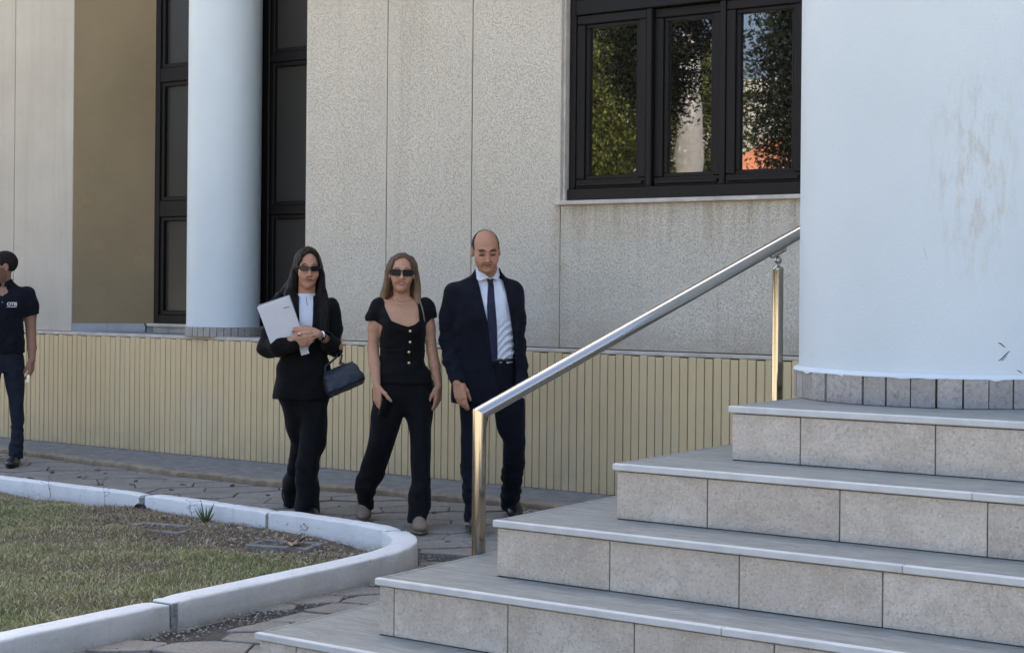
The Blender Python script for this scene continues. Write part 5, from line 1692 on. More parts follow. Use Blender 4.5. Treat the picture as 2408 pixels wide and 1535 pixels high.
# papers
pp = held('paper_stack', 'stack of white papers in a grey folder hugged by the woman in the black suit', 'papers', M1)
def sheet(c, w, h, a, y, th, tilt, mat, name, top=0):
    M = Matrix.Translation((c[0], y, c[1])) @ Matrix.Rotation(a, 4, 'Y') @ Matrix.Rotation(tilt, 4, 'X')
    MB().cbox(-w / 2, w / 2, -th / 2, th / 2, -h / 2, h / 2, min(.001, th * .3), M).build(name, mat, pp)
c_ = q1(166, 482)
sheet(c_, .203, .300, R(-20), -.172, .012, R(8), M_PAPER, 'sheet_block')
sheet((c_[0] + .002, c_[1] + .008), .200, .303, R(-19), -.160, .004, R(8), M_FOLDER, 'folder')
sheet((c_[0] + .001, c_[1] - .002), .202, .298, R(-20.6), -.1825, .0012, R(8), M_PAPER, 'sheet')
ck = MB(); ck.tube([(q1(176, 404)[0], -.206, q1(176, 404)[1]), (q1(203, 398)[0], -.206, q1(203, 398)[1])], .0022, 6); ck.build('paper_clip', M_ACET, pp)
sheet(q1(268, 585), .05, .10, R(-16), -.165, .010, R(6), M_PAPER, 'sheet_corner')
# handbag in the crook of her arm
hb_ = held('handbag', 'dark navy leather handbag hanging from the arm of the woman in the black suit', 'handbag', M1)
V = Vol((-.2, -.12, -.14), (.2, .12, .14), .0045)
V.stack([(-.068, 0, 0, .118, .060), (-.055, 0, 0, .126, .068), (.02, 0, 0, .118, .056), (.062, 0, 0, .108, .034), (.076, 0, 0, .100, .022)], 0, 4.5)
V.folds(.0035, 30, 24, 28, 31)
Mb = Matrix.Translation((q1(455, 740)[0], -.10, q1(455, 740)[1])) @ Matrix.Rotation(R(-25), 4, 'Y') @ Matrix.Rotation(R(-16), 4, 'X') @ Matrix.Rotation(R(14), 4, 'Z')
Vs, Q = V.mesh(); Vw = np.array([Mb @ Vector(p) for p in Vs])
add_mesh('bag_body', mesh_np('bag_body', Vw, Q), M_BAG, hb_)
for s_ in (-.032, .032):
    b_ = MB(); b_.tube([Mb @ Vector((-.085, s_ * .6, .070)), Mb @ Vector((-.07, s_ * .5, .11)), Vector((q1(425, 640)[0], -.06 + s_ * .5, q1(425, 640)[1])), Vector((q1(436, 606)[0], -.05 + s_ * .4, q1(436, 606)[1])), Vector((q1(452, 630)[0], -.07 + s_ * .4, q1(452, 630)[1])), Mb @ Vector((.030, s_ * .5, .10)), Mb @ Vector((.050, s_ * .6, .070))], [.006, .006, .006, .006, .006, .006, .006], 8)
    b_.build('handle', M_BAG, hb_)
b_ = MB(); b_.tube([Mb @ Vector((-.105, 0, .078)), Mb @ Vector((0, 0, .081)), Mb @ Vector((.105, 0, .078))], .0035, 6); b_.build('zip', M_ACET, hb_)

# ================================================================= woman in a black top with gold buttons
def woman_top():
    e = person((-5.889, 7.428), 'woman with long fair hair in a black square necked top with gold buttons')
    e.location.z = .0286
    S, XC, Y0 = 800.0, 750.0, 1443.0
    q = lambda X, Y: ((X - XC) / S, (Y0 - Y) / S)
    X_ = lambda X: (X - XC) / S
    Z_ = lambda Y: (Y0 - Y) / S
    SKIN = (0.49, 0.27, 0.17)
    T = (rot(yaw=0, pitch=-2, roll=1.5), np.array([X_(738), -.030, Z_(236)]), np.array([.94, 1.0, 1.0]))
    B = Vol((-.34, -.30, .62), (.36, .22, 1.66), .0034)
    head(B, T, ears=True, smile=.8)
    B.cone((X_(737), .012, Z_(290)), (X_(738), .030, Z_(372)), .048, .050, .02)
    B.stack([(Z_(800), X_(745), .02, .165, .105), (Z_(640), X_(742), .01, .118, .085), (Z_(500), X_(745), -.006, .138, .106), (Z_(450), X_(745), -.002, .142, .100), (Z_(400), X_(742), .012, .150, .080), (Z_(372), X_(741), .025, .112, .056), (Z_(352), X_(740), .03, .062, .048)], .02)
    for s_ in (-1, 1):
        B.ell((X_(745 + s_ * 46), -.072, Z_(490)), (.052, .042, .050), .025)
        B.cone((X_(741 + s_ * 8), -.040, Z_(378)), (X_(741 + s_ * 95), .005, Z_(366)), .008, .008, .012)       # collar bones
    B.chain([(X_(628), .02, Z_(402)), (X_(608), .01, Z_(500)), (X_(603), .005, Z_(600))], [.043, .036, .031], .02)
    B.chain([(X_(603), .005, Z_(600)), (X_(611), -.035, Z_(670)), (X_(624), -.100, Z_(772))], [.034, .034, .0225], .012)
    B.chain([(X_(858), .02, Z_(402)), (X_(872), .015, Z_(500)), (X_(886), .015, Z_(610))], [.043, .035, .030], .02)
    B.chain([(X_(886), .015, Z_(610)), (X_(900), .0, Z_(680)), (X_(918), -.020, Z_(776))], [.033, .033, .0225], .012)
    hand(B, (X_(624), -.100, Z_(772)), (.05, -.08, -1), (.75, .62, 0), (.62, -.75, -.05), 1.0, (.12, .35, .55, .70), .95, (.65, .75, .3))
    hand(B, (X_(918), -.020, Z_(776)), (-.06, -.05, -1), (-.85, .50, 0), (-.45, -.9, 0), 1.0, (.35, .45, .55, .6), .95, (.8, .4, .3))
    def tf(V):
        c = face_tint(V, T, SKIN, (.42, .13, .115), (.085, .055, .035), smile=.6)
        sm = np.clip(1.2 - ((V[:, 0] - X_(738.5)) / .0185) ** 2 - ((V[:, 2] - (T[1][2] - .0612 + 5 * (V[:, 0] - X_(738.5)) ** 2)) / .0022) ** 2, 0, 1) * (V[:, 1] < -.095)
        m = np.clip(sm * 1.2, 0, 1)[:, None]
        return c * (1 - m) + np.array((.62, .58, .54)) * m          # the line of teeth of her smile
    B.build('body', M_SKIN, e, tf)
    sunglasses(e, T, .062, .040, .010, -.002, .011, thick=.0055)
    # top with cap sleeves and a flared hem
    J = Vol((-.34, -.26, .72), (.34, .22, 1.42), .0046)
    J.stack([(Z_(762), X_(745), .020, .184, .132), (Z_(735), X_(745), .018, .178, .126), (Z_(690), X_(744), .012, .150, .110), (Z_(640), X_(742), .006, .133, .098), (Z_(560), X_(743), -.002, .137, .106), (Z_(500), X_(745), -.008, .144, .115), (Z_(450), X_(745), -.004, .150, .110), (Z_(410), X_(743), .010, .162, .092), (Z_(380), X_(742), .022, .150, .068), (Z_(358), X_(741), .03, .120, .050)], 0, 2.15)
    for s_ in (-1, 1): J.ell((X_(745 + s_ * 48), -.070, Z_(492)), (.058, .050, .056), .025)
    J.chain([(X_(630), .02, Z_(398)), (X_(603), .012, Z_(452))], [.054, .050], .02)
    J.chain([(X_(855), .02, Z_(396)), (X_(868), .014, Z_(440))], [.054, .050], .02)
    J.poly([q(540, 468), q(610, 466), q(645, 490), q(636, 540), q(540, 600)], -.5, .5, .003)
    J.poly([q(960, 442), q(880, 452), q(856, 480), q(856, 540), q(960, 600)], -.5, .5, .003)
    J.folds(0.0038, 22, 20, 26, 41); J.folds(0.0047, 14, 18, 30, 42, (-.3, -.3, Z_(720)), (.3, .3, Z_(600)))
    base = J.copy()
    J.poly([q(648, 330), q(658, 395), q(672, 430), q(690, 462), q(735, 480), q(770, 490), q(800, 480), q(824, 462), q(820, 420), q(812, 380), q(806, 330)], -.5, .06, .003)
    J.poly([q(660, 330), q(680, 372), q(795, 372), q(808, 330)], -.5, .3, .004)
    tp = J.build('top', M_BLACK2, e)
    for X, Y in ((780, 511), (780, 563), (775, 611), (776, 663)):
        x, z = q(X, Y); y = base.front(x, z) or -.12
        b_ = MB(); b_.lathe([(.0001, .006), (.005, .0055), (.0085, .003), (.0095, 0), (.0095, -.002)], 18, Matrix.Translation((x, y - .001, z)) @ Matrix.Rotation(R(90), 4, 'X'))
        b_.build('button', M_GOLD, tp)
    nk = MB(); nk.tube([(X_(700), -.035, Z_(352)), (X_(716), -.058, Z_(374)), (X_(738), -.068, Z_(384)), (X_(760), -.058, Z_(374)), (X_(776), -.035, Z_(352))], .0013, 6); nk.build('necklace', M_GOLD, e)
    # trousers
    P = Vol((-.34, -.30, -.02), (.30, .36, .90), .0055)
    P.stack([(Z_(735), X_(745), .018, .160, .115), (Z_(800), X_(745), .020, .184, .122), (Z_(850), X_(748), .018, .165, .108), (Z_(900), X_(752), .012, .085, .070)], .05)
    P.stack([(Z_(1392), X_(574), .235, .046, .070), (Z_(1345), X_(572), .220, .050, .078), (Z_(1270), X_(580), .175, .074, .092), (Z_(1180), X_(608), .120, .078, .092), (Z_(1100), X_(636), .070, .078, .092), (Z_(1045), X_(650), .040, .080, .095), (Z_(960), X_(668), .020, .092, .105), (Z_(870), X_(680), .016, .094, .112), (Z_(815), X_(690), .018, .090, .108), (Z_(770), X_(702), .018, .062, .08)], .03, 2.2)
    P.stack([(.040, X_(824), -.150, .057, .082), (.09, X_(826), -.140, .062, .086), (Z_(1300), X_(832), -.118, .066, .088), (Z_(1180), X_(836), -.090, .061, .084), (Z_(1050), X_(834), -.055, .062, .090), (Z_(960), X_(830), -.020, .073, .104), (Z_(870), X_(818), .006, .092, .112), (Z_(815), X_(806), .014, .090, .108), (Z_(770), X_(792), .018, .062, .08)], .03, 2.2)
    P.folds(0.0078, 28, 20, 8, 45); P.folds(0.0078, 20, 20, 24, 46, (-.4, -.4, 0), (.4, .4, .30))
    P.build('trousers', M_BLACK2, e)
    shoe(e, M_SUEDE, (X_(826), -.12), (.06, -1), L=.235, W=.088, Ht=.075, heelh=.02, sole_mat=M_SUEDE)
    shoe(e, M_SUEDE, (X_(566), .33), (-.05, -1), L=.235, W=.088, Ht=.095, pitch=.30, heelh=.02, sole_mat=M_SUEDE)
    # long straight fair-brown hair
    H = Vol((-.26, -.22, 1.24), (.26, .22, 1.68), .0042)
    E = lambda c, r, k=.01, op='add': H.ell(c, r, k, T, op)
    E((0, .022, .028), (.086, .106, .096))
    for rows in ([(160, 715, .040, .0), (200, 690, .034, -.005), (250, 678, .026, .0), (300, 666, .026, .0), (335, 655, .026, -.002), (372, 645, .016, .0)],
                 [(160, 765, .040, .0), (200, 790, .030, -.005), (250, 800, .024, .0), (300, 808, .026, -.004), (340, 812, .024, -.02), (400, 822, .010, -.05)]):
        H.stack([(Z_(Y), X_(X), y_ + .03, rx, .045 if Y < 320 else .026) for Y, X, rx, y_ in rows], .02)
    H.stack([(Z_(372), X_(735), .105, .100, .028), (Z_(320), X_(736), .095, .105, .04), (Z_(240), X_(738), .060, .090, .070)], .03)
    Rm, o, sc = T
    fp = [(-.060, -.13), (-.066, -.04), (-.064, .03), (-.048, .066), (-.020, .086), (.010, .090), (.040, .076), (.062, .034), (.066, -.04), (.062, -.13)]
    fw = [tuple((o + Rm @ (np.array([a, -.09, b]) * sc))[[0, 2]]) for a, b in fp]
    H.poly(fw, -.5, .005, .012)
    H.poly([q(690, 320), q(676, 420), q(800, 420), q(784, 320)], -.5, .05, .01)
    H.folds(.0026, 150, 120, 5, 51); H.folds(.0022, 70, 60, 9, 52)
    H.build('hair', hair_mat('light_brown_hair', (0.065, 0.036, 0.022), (0.15, 0.085, 0.048), .42, .15, (0.33, 0.21, 0.125)), e)
    return e, q, base
w2, q2, top2 = woman_top()
M2 = Matrix.Translation(w2.location) @ Matrix.Rotation(w2.rotation_euler.z, 4, 'Z')
ph = held('phone', 'dark phone held low in the hand of the woman with gold buttons', 'phone', M2)
x_, z_ = q2(662, 872)
Mp = Matrix.Translation((x_, -.128, z_)) @ Matrix.Rotation(R(14), 4, 'Y') @ Matrix.Rotation(R(42), 4, 'Z')
MB().cbox(-.036, .036, -.0045, .0045, -.052, .052, .003, Mp).build('case', M_ACET, ph)
MB().box(-.033, .033, -.0052, -.0047, -.049, .049, Mp).build('screen', M_LENS, ph)
sb = held('shoulder_bag', 'small black bag on a thin taupe strap worn by the woman with gold buttons', 'handbag', M2)
V = Vol((-.13, -.07, -.1), (.13, .07, .1), .005)
V.stack([(-.07, 0, 0, .085, .030), (-.055, 0, 0, .092, .036), (.05, 0, 0, .088, .028), (.066, 0, 0, .080, .018)], 0, 4)
Vs, Q = V.mesh(); x_, z_ = q2(893, 812); Vw = Vs @ np.array(Matrix.Rotation(R(70), 3, 'Z')).T + np.array([x_ - .01, .10, z_])
add_mesh('bag_body', mesh_np('bag_body', Vw, Q), M_BAG, sb)
b_ = MB(); pts = []
for X, Y in ((822, 356), (836, 400), (846, 450), (856, 520), (864, 590), (876, 680), (886, 760)):
    x, z = q2(X, Y); y = top2.front(x, z) if Y < 640 else None
    pts.append(Vector((x, (y - .006) if y is not None and Y < 470 else -.03 + .11 * max(0, (Y - 470) / 300), z)))
for a, c in zip(pts, pts[1:]): pass
b_.tube(pts, .0045, 8); b_.build('strap', simple('taupe_strap', (0.16, 0.13, 0.11), .5), sb)

# ================================================================= man in a navy suit
def man_suit():
    e = person((-5.465, 7.696), 'balding man in a navy suit, white shirt and dark tie, looking down')
    e.location.z = .0466
    S, XC, Y0 = 801.7, 1150.0, 1437.0
    q = lambda X, Y: ((X - XC) / S, (Y0 - Y) / S)
    X_ = lambda X: (X - XC) / S
    Z_ = lambda Y: (Y0 - Y) / S
    SKIN = (0.47, 0.245, 0.155)
    T = (rot(yaw=-7, pitch=13, roll=-2), np.array([X_(1139), -.050, Z_(134)]), np.array([1.075, 1.06, 1.06]))
    B = Vol((-.34, -.30, .66), (.36, .24, 1.79), .0034)
    head(B, T, female=False, smile=1.0, lids=True)
    B.cone((X_(1146), .0, Z_(190)), (X_(1148), .035, Z_(290)), .058, .064, .025)
    B.stack([(Z_(820), X_(1145), .02, .165, .115), (Z_(640), X_(1145), .01, .150, .110), (Z_(450), X_(1145), .01, .150, .100), (Z_(320), X_(1145), .03, .150, .065), (Z_(270), X_(1147), .035, .085, .06)], .02)
    B.chain([(X_(1000), .02, Z_(345)), (X_(966), .005, Z_(560)), (X_(1012), -.135, Z_(756))], [.035, .032, .029], .02)
    B.chain([(X_(1260), .03, Z_(345)), (X_(1296), .065, Z_(570)), (X_(1318), .02, Z_(740))], [.035, .032, .027], .02)
    hand(B, (X_(1012), -.137, Z_(756)), (.20, -.14, -1), (.35, .9, 0), (.9, -.35, .1), 1.06, (.22, .42, .55, .65), .9, (.85, .30, .35), rfac=1.08)
    hand(B, (X_(1318), .02, Z_(742)), (-.15, .10, -1), (-.8, .6, 0), (-.6, -.8, 0), .8, (.3, .4, .5, .6), .8)
    def hl(x, y, z):
        side = np.clip((np.abs(x) - .0600 + .10 * np.clip(-y - .020, 0, 1)) / .004, 0, 1) * (z > -.015) * (y > -.050 + .02 * (z > .05)) 
        back = np.clip((y - .018) / .02, 0, 1) * (z > -.05)
        return np.clip(np.maximum(side * (np.abs(x) > .055), back * .9), 0, 1)
    tf = lambda V: face_tint(V, T, SKIN, (.36, .15, .12), (.045, .032, .026), beard=.03, lids=True, female=False, smile=1.0)
    B.build('body', M_SKIN, e, tf)
    # ring of short dark hair round the bald crown
    H = Vol((-.14, -.16, 1.50), (.14, .12, 1.80), .003)
    H.ell((0, .023, .032), (.0765, .0945, .0855), 0, T)
    H.ell((0, -.055, .055), (.0715, .118, .110), .003, T, 'sub')
    H.ell((0, -.10, -.03), (.0800, .085, .060), .004, T, 'sub')
    H.ell((0, .0, -.080), (.2, .2, .050), .004, T, 'sub')
    H.build('hair', hair_mat('short_dark_hair', (0.022, 0.018, 0.016), (0.045, 0.038, 0.034), .6), e)
    # shirt
    W = Vol((-.26, -.22, .93), (.26, .18, 1.56), .0040)
    W.stack([(Z_(662), X_(1160), .005, .150, .118), (Z_(600), X_(1158), .0, .156, .122), (Z_(450), X_(1150), -.006, .176, .124), (Z_(340), X_(1146), .012, .185, .098), (Z_(292), X_(1146), .026, .125, .074), (Z_(262), X_(1146), .030, .078, .070)], .01)
    W.folds(.0020, 40, 30, 14, 61)
    # creases pulled towards the right-hand side of the waist
    sl, X, Y, Zg = W.win((X_(1170), -.3, Z_(670)), (X_(1300), .1, Z_(420)))
    m = np.abs(W.f[sl]) < .03
    wt = np.clip((X - X_(1185)) / .05, 0, 1) * np.clip((Z_(440) - Zg) / .10, 0, 1)
    W.f[sl] += (.0060 * np.sin((Zg * .83 - X * .62) * 165 + 1.5 * np.sin(X * 40)) * wt * m).astype(np.float32)
    W.build('shirt', M_SHIRT, e)
    base_w = W.copy()
    # collar: two wings round the neck
    Cn = Vol((-.14, -.16, 1.40), (.14, .14, 1.56), .0030)
    Cn.stack([(Z_(288), X_(1147), .012, .098, .098), (Z_(258), X_(1147), .016, .080, .082), (Z_(222), X_(1147), .028, .070, .072), (Z_(206), X_(1147), .032, .0685, .068)], 0)
    Cn.stack([(Z_(292), X_(1147), .012, .086, .086), (Z_(258), X_(1147), .016, .071, .073), (Z_(222), X_(1147), .028, .063, .065), (Z_(200), X_(1147), .032, .062, .062)], .0, op='sub')
    Cn.poly([q(1030, 300), q(1085, 252), q(1108, 279), q(1150, 262), q(1160, 268), q(1172, 262), q(1196, 273), q(1206, 250), q(1270, 300)], -.5, .5, .001, 'sub')
    Cn.poly([q(1120, 180), q(1118, 205), q(1128, 228), q(1150, 256), q(1160, 264), q(1178, 252), q(1192, 230), q(1200, 190)], -.5, .02, .001, 'sub')
    Cn.build('collar', M_SHIRT, e)
    # tie
    t_ = base_w.copy(); t_.f -= .0065
    t_.poly([q(1150, 290), q(1178, 290), q(1188, 400), q(1197, 520), q(1200, 640), q(1183, 672), q(1160, 652), q(1152, 520), q(1146, 400)], -.5, .0, 0, 'and')
    t_.folds(.0012, 60, 10, 9, 62)
    t_.build('tie', M_TIE, e, smooth_it=1)
    kn = Vol((-.06, -.16, 1.38), (.08, .0, 1.52), .0028)
    yk = base_w.front(*q(1162, 290)) or -.08
    kn.stack([(Z_(296), X_(1163), yk - .004, .0135, .012), (Z_(282), X_(1162), yk - .006, .0165, .015), (Z_(264), X_(1161), yk - .006, .0195, .013)], 0, 3)
    kn.build('tie_knot', M_TIE, e)
    # jacket
    J = Vol((-.36, -.28, .66), (.36, .24, 1.56), .0048)
    J.stack([(Z_(858), X_(1150), .015, .212, .150), (Z_(800), X_(1148), .012, .208, .150), (Z_(700), X_(1146), .008, .196, .142), (Z_(600), X_(1145), .004, .192, .138), (Z_(450), X_(1145), -.004, .203, .138), (Z_(370), X_(1144), .006, .212, .118), (Z_(315), X_(1142), .018, .208, .094), (Z_(280), X_(1143), .028, .170, .074), (Z_(250), X_(1145), .034, .105, .070), (Z_(214), X_(1147), .040, .074, .064)], 0, 2.35)
    J.chain([(X_(990), .02, Z_(338)), (X_(970), .012, Z_(450)), (X_(966), .012, Z_(560))], [.064, .060, .058], .03)
    J.chain([(X_(966), .012, Z_(560)), (X_(984), -.050, Z_(660)), (X_(1010), -.128, Z_(750))], [.058, .053, .046], .015)
    J.chain([(X_(1272), .02, Z_(325)), (X_(1286), .016, Z_(450)), (X_(1292), .020, Z_(570))], [.062, .058, .054], .03)
    J.chain([(X_(1292), .020, Z_(570)), (X_(1300), -.02, Z_(680)), (X_(1305), -.055, Z_(752))], [.054, .050, .046], .02)
    J.ell((X_(1325), -.03, Z_(770)), (.036, .06, .055), .02)
    J.cone((X_(1012), -.137, Z_(765)), (X_(1026), -.165, Z_(840)), .034, .050, .003, 'sub')
    J.folds(0.0054, 16, 14, 12, 63)
    for s_, a0, a1 in ((64, 900, 1020), (65, 1265, 1370)):
        J.folds(0.0068, 30, 26, 38, s_, (X_(a0), -.4, Z_(770)), (X_(a1), .3, Z_(470)))
    base = J.copy()
    J.poly([q(1078, 190), q(1092, 232), q(1108, 300), q(1128, 380), q(1148, 460), q(1162, 560), q(1172, 640), q(1186, 720), q(1210, 800), q(1225, 900), q(1270, 900), q(1285, 800), q(1287, 700), q(1280, 600), q(1264, 480), q(1244, 360), q(1224, 270), q(1206, 222), q(1206, 190)], -.5, .03, .004)
    J.build('jacket', M_NAVY, e)
    for pts in ([q(1086, 222), q(1062, 262), q(1068, 330), q(1052, 345), q(1100, 450), q(1160, 610), q(1150, 470), q(1110, 300)], [q(1212, 226), q(1240, 262), q(1243, 320), q(1262, 335), q(1272, 440), q(1284, 590), q(1264, 470), q(1236, 330)]):
        L = base.copy(); L.f -= .0040
        L.poly(pts, -.5, .02, 0, 'and'); L.build('lapel', M_NAVY, e, smooth_it=0)
    sl_ = MB(); y_ = base.front(*q(1060, 690)) or -.13
    sl_.tube(front_pts(base, [q(1035, 694), q(1060, 697), q(1085, 700), q(1108, 702)], .001), .0030, 6); sl_.build('pocket_flap', M_NAVY, e)
    # trousers
    P = Vol((-.26, -.32, -.02), (.30, .40, .98), .0055)
    P.stack([(Z_(645), X_(1160), .010, .152, .120), (Z_(740), X_(1155), .012, .172, .128), (Z_(830), X_(1165), .012, .168, .118), (Z_(890), X_(1172), .012, .10, .08)], .05)
    P.stack([(.035, X_(1092), -.170, .050, .075), (.10, X_(1094), -.155, .052, .074), (Z_(1240), X_(1088), -.120, .064, .082), (Z_(1110), X_(1082), -.080, .070, .086), (Z_(1000), X_(1086), -.045, .076, .094), (Z_(900), X_(1092), -.010, .090, .112), (Z_(840), X_(1095), .005, .096, .120)], .012, 2.2)
    P.stack([(Z_(1392), X_(1266), .235, .048, .070), (Z_(1325), X_(1274), .210, .062, .085), (Z_(1230), X_(1275), .150, .064, .088), (Z_(1130), X_(1281), .085, .066, .090), (Z_(1060), X_(1284), .045, .068, .094), (Z_(1000), X_(1270), .030, .082, .100), (Z_(920), X_(1262), .015, .090, .112), (Z_(840), X_(1252), .010, .096, .120)], .012, 2.2)
    P.folds(0.0078, 24, 20, 8, 66); P.folds(0.0109, 22, 20, 30, 67, (-.4, -.4, 0), (.4, .4, .36))
    P.build('trousers', M_NAVY2, e)
    bl = MB(); bl.tube([(X_(1160) + .154 * math.cos(a), .010 + .124 * math.sin(a), Z_(652)) for a in np.linspace(0, 6.28, 40)], .011, 8); bl.build('belt', M_LEATHER, e)
    shoe(e, M_LEATHER, (X_(1096), -.13), (.10, -1), L=.285, W=.098, Ht=.075)
    shoe(e, M_LEATHER, (X_(1268), .36), (.16, -1), L=.28, W=.098, Ht=.085, pitch=.35)
man_suit()

# ================================================================= man in a dark polo shirt at the left edge
def man_polo():
    e = person((-10.198, 7.858), 'man in a dark polo shirt with a small white chest logo, at the far left')
    e.location.z = .0567
    S, XC, Y0 = 823.8, 20.0, 1433.0
    q = lambda X, Y: ((X - XC) / S, (Y0 - Y) / S)
    X_ = lambda X: (X - XC) / S
    Z_ = lambda Y: (Y0 - Y) / S
    SKIN = (0.33, 0.18, 0.12)
    T = (rot(yaw=76, pitch=4, roll=0), np.array([X_(14), -.012, Z_(176)]), np.array([.98, 1.02, 1.04]))
    B = Vol((-.36, -.26, .58), (.36, .22, 1.68), .0040)
    head(B, T, female=False)
    B.cone((X_(22), .010, Z_(230)), (X_(22), .025, Z_(320)), .056, .062, .02)
    B.stack([(Z_(720), X_(20), .02, .155, .11), (Z_(560), X_(20), .01, .150, .105), (Z_(420), X_(20), .0, .165, .108), (Z_(340), X_(20), .015, .17, .085), (Z_(290), X_(20), .03, .08, .06)], .02)
    for s_ in (-1, 1):
        B.chain([(X_(20) + s_ * .19, .02, Z_(345)), (X_(20) + s_ * .205, .02, Z_(480)), (X_(20) + s_ * .212, .02, Z_(600))], [.052, .046, .038], .02)
        B.chain([(X_(20) + s_ * .212, .02, Z_(600)), (X_(20) + s_ * .218, .0, Z_(690)), (X_(20) + s_ * .218, -.02, Z_(768))], [.038, .036, .027], .012)
        hand(B, (X_(20) + s_ * .218, -.02, Z_(768)), (-s_ * .05, -.05, -1), (-s_ * .85, .5, 0), (-s_ * .5, -.85, 0), 1.04, (.45, .55, .65, .7), .92, (.85, .3, .3))
    tf = lambda V: face_tint(V, T, SKIN, (.15, .075, .06), (.02, .015, .013), beard=.55, female=False)
    B.build('body', M_SKIN, e, tf)
    H = Vol((-.17, -.16, 1.42), (.15, .14, 1.70), .0034)
    H.ell((0, .024, .034), (.0785, .0965, .0875), 0, T)
    H.ell((0, -.105, -.020), (.082, .075, .090), .006, T, 'sub')
    H.ell((0, .0, -.085), (.2, .2, .055), .004, T, 'sub')
    for s_ in (-1, 1): H.ell((s_ * .08, .008, -.008), (.03, .026, .036), .003, T, 'sub')
    H.folds(.001, 200, 200, 200, 3)
    H.build('hair', hair_mat('cropped_black_hair', (0.012, 0.010, 0.009), (0.024, 0.020, 0.018), .7), e)
    J = Vol((-.36, -.24, .80), (.36, .22, 1.46), .0048)
    J.stack([(Z_(722), X_(20), .015, .168, .128), (Z_(650), X_(20), .010, .168, .126), (Z_(540), X_(20), .004, .166, .122), (Z_(430), X_(20), -.002, .178, .122), (Z_(370), X_(20), .008, .190, .104), (Z_(325), X_(20), .020, .176, .078), (Z_(292), X_(21), .028, .105, .068), (Z_(266), X_(22), .030, .073, .066)], 0, 2.3)
    for s_ in (-1, 1): J.chain([(X_(20) + s_ * .178, .02, Z_(350)), (X_(20) + s_ * .205, .02, Z_(420)), (X_(20) + s_ * .214, .02, Z_(505))], [.064, .062, .062], .03)
    J.poly([q(140, 497), q(265, 470), q(300, 640), q(160, 640)], -.5, .5, .003)
    J.poly([(-x - 0.0 + 2 * X_(20), z) for x, z in (q(140, 497), q(265, 470), q(300, 640), q(160, 640))], -.5, .5, .003)
    J.stack([(Z_(700), X_(20), .015, .152, .112), (Z_(600), X_(20), .01, .150, .11)], 0, op='add')
    J.folds(0.0054, 18, 16, 14, 71); J.folds(0.0047, 24, 20, 26, 72, None, (9, 9, Z_(560)))
    J.poly([q(6, 240), q(10, 290), q(18, 330), q(26, 290), q(32, 240)], -.5, .0, .003)
    base = J.copy()
    J.build('polo_shirt', M_POLO, e)
    Cn = Vol((-.12, -.13, 1.34), (.12, .14, 1.46), .0034)
    Cn.stack([(Z_(300), X_(21), .018, .084, .084), (Z_(272), X_(22), .026, .072, .074), (Z_(252), X_(22), .030, .068, .068)], 0)
    Cn.stack([(Z_(304), X_(21), .018, .076, .076), (Z_(272), X_(22), .026, .065, .067), (Z_(246), X_(22), .030, .061, .061)], 0, op='sub')
    Cn.poly([q(-2, 230), q(8, 285), q(18, 320), q(28, 290), q(40, 230)], -.5, .0, .002)
    Cn.build('collar', M_POLO, e)
    for Y in (357, 400):
        x, z = q(17, Y); y = base.front(x, z) or -.1
        MB().lathe([(.0001, .002), (.005, .0015), (.0055, 0)], 12, Matrix.Translation((x, y, z)) @ Matrix.Rotation(R(90), 4, 'X')).build('button', M_FOLDER, e)
    # white lettering on the chest
    M_PRINT = simple('white_print', (0.80, 0.80, 0.80), .7, var=.02)
    x0, z0 = q(44, 420)
    yc = (base.front(*q(75, 412)) or -.1); y0 = base.front(*q(50, 412)) or yc; y1 = base.front(*q(102, 412)) or yc
    ang = math.atan2(y1 - y0, (102 - 50) / S)
    cu = bpy.data.curves.new('logo', 'FONT'); cu.body = 'OTIS'; cu.size = .036; cu.offset = .0010; cu.extrude = .0008
    tmp = bpy.data.objects.new('logo', cu); COL.objects.link(tmp)
    dg = bpy.context.evaluated_depsgraph_get()
    me = bpy.data.meshes.new_from_object(tmp.evaluated_get(dg)); bpy.data.objects.remove(tmp)
    lo = add_mesh('logo', me, M_PRINT, e)
    lo.location = (x0, y0 - .011, z0); lo.rotation_euler = (R(90), 0, ang)
    ub = MB(); ub.box(0, .074, -.0008, .0008, -.012, -.0075); un = ub.build('logo_underline', M_PRINT, e); un.location = (x0, y0 - .013, z0); un.rotation_euler = (0, 0, ang)
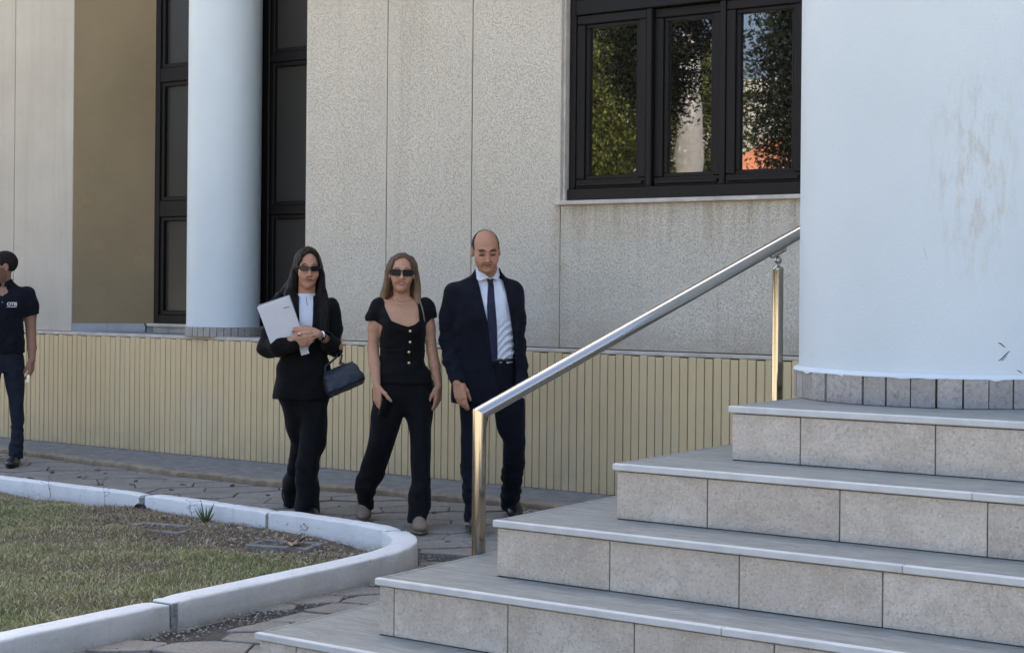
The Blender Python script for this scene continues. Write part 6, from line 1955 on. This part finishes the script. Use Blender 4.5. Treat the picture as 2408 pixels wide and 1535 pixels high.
    P = Vol((-.30, -.26, -.02), (.26, .34, .94), .0060)
    P.stack([(Z_(690), X_(20), .015, .150, .112), (Z_(780), X_(20), .018, .164, .120), (Z_(850), X_(22), .015, .166, .116)], .015)
    P.stack([(Z_(1385), X_(102), -.10, .052, .080), (Z_(1320), X_(106), -.09, .056, .080), (Z_(1240), X_(116), -.07, .047, .070), (Z_(1100), X_(114), -.04, .052, .078), (Z_(1000), X_(106), -.02, .060, .088), (Z_(880), X_(94), .0, .076, .106), (Z_(820), X_(88), .01, .078, .112)], .012, 2.2)
    P.stack([(Z_(1385), X_(-42), .20, .052, .080), (Z_(1240), X_(-46), .15, .050, .074), (Z_(1100), X_(-46), .09, .056, .080), (Z_(1000), X_(-48), .05, .062, .088), (Z_(880), X_(-50), .02, .076, .106), (Z_(820), X_(-48), .01, .078, .112)], .012, 2.2)
    P.folds(0.0070, 26, 20, 9, 75); P.folds(0.0085, 24, 20, 28, 76, None, (9, 9, .32))
    P.build('trousers', M_WORK, e)
    shoe(e, M_LEATHER, (X_(108), -.06), (-.18, -1), L=.27, W=.096, Ht=.08)
    shoe(e, M_LEATHER, (X_(-40), .28), (-.1, -1), L=.27, W=.096, Ht=.08, pitch=.2)
    return e, q
m0, q0 = man_polo()
M0 = Matrix.Translation(m0.location) @ Matrix.Rotation(m0.rotation_euler.z, 4, 'Z')
ky = held('keys', 'small bunch of pale keys hanging from the hand of the man in the polo shirt', 'keys', M0)
x_, z_ = q0(178, 878)
rg = MB(); rg.tube([(x_ + .012 * math.cos(a), -.07, z_ + .03 + .012 * math.sin(a)) for a in np.linspace(0, 6.28, 16)], .0014, 6); rg.build('key_ring', M_SILVER, ky)
for a in (-.12, .10, .28):
    Mk = Matrix.Translation((x_, -.070 + a * .01, z_ + .018)) @ Matrix.Rotation(a, 4, 'Y')
    k_ = MB(); k_.cbox(-.009, .009, -.001, .001, -.022, .0, .0006, Mk); k_.cbox(-.004, .004, -.001, .001, -.060, -.022, .0006, Mk); k_.build('key', M_SILVER, ky)
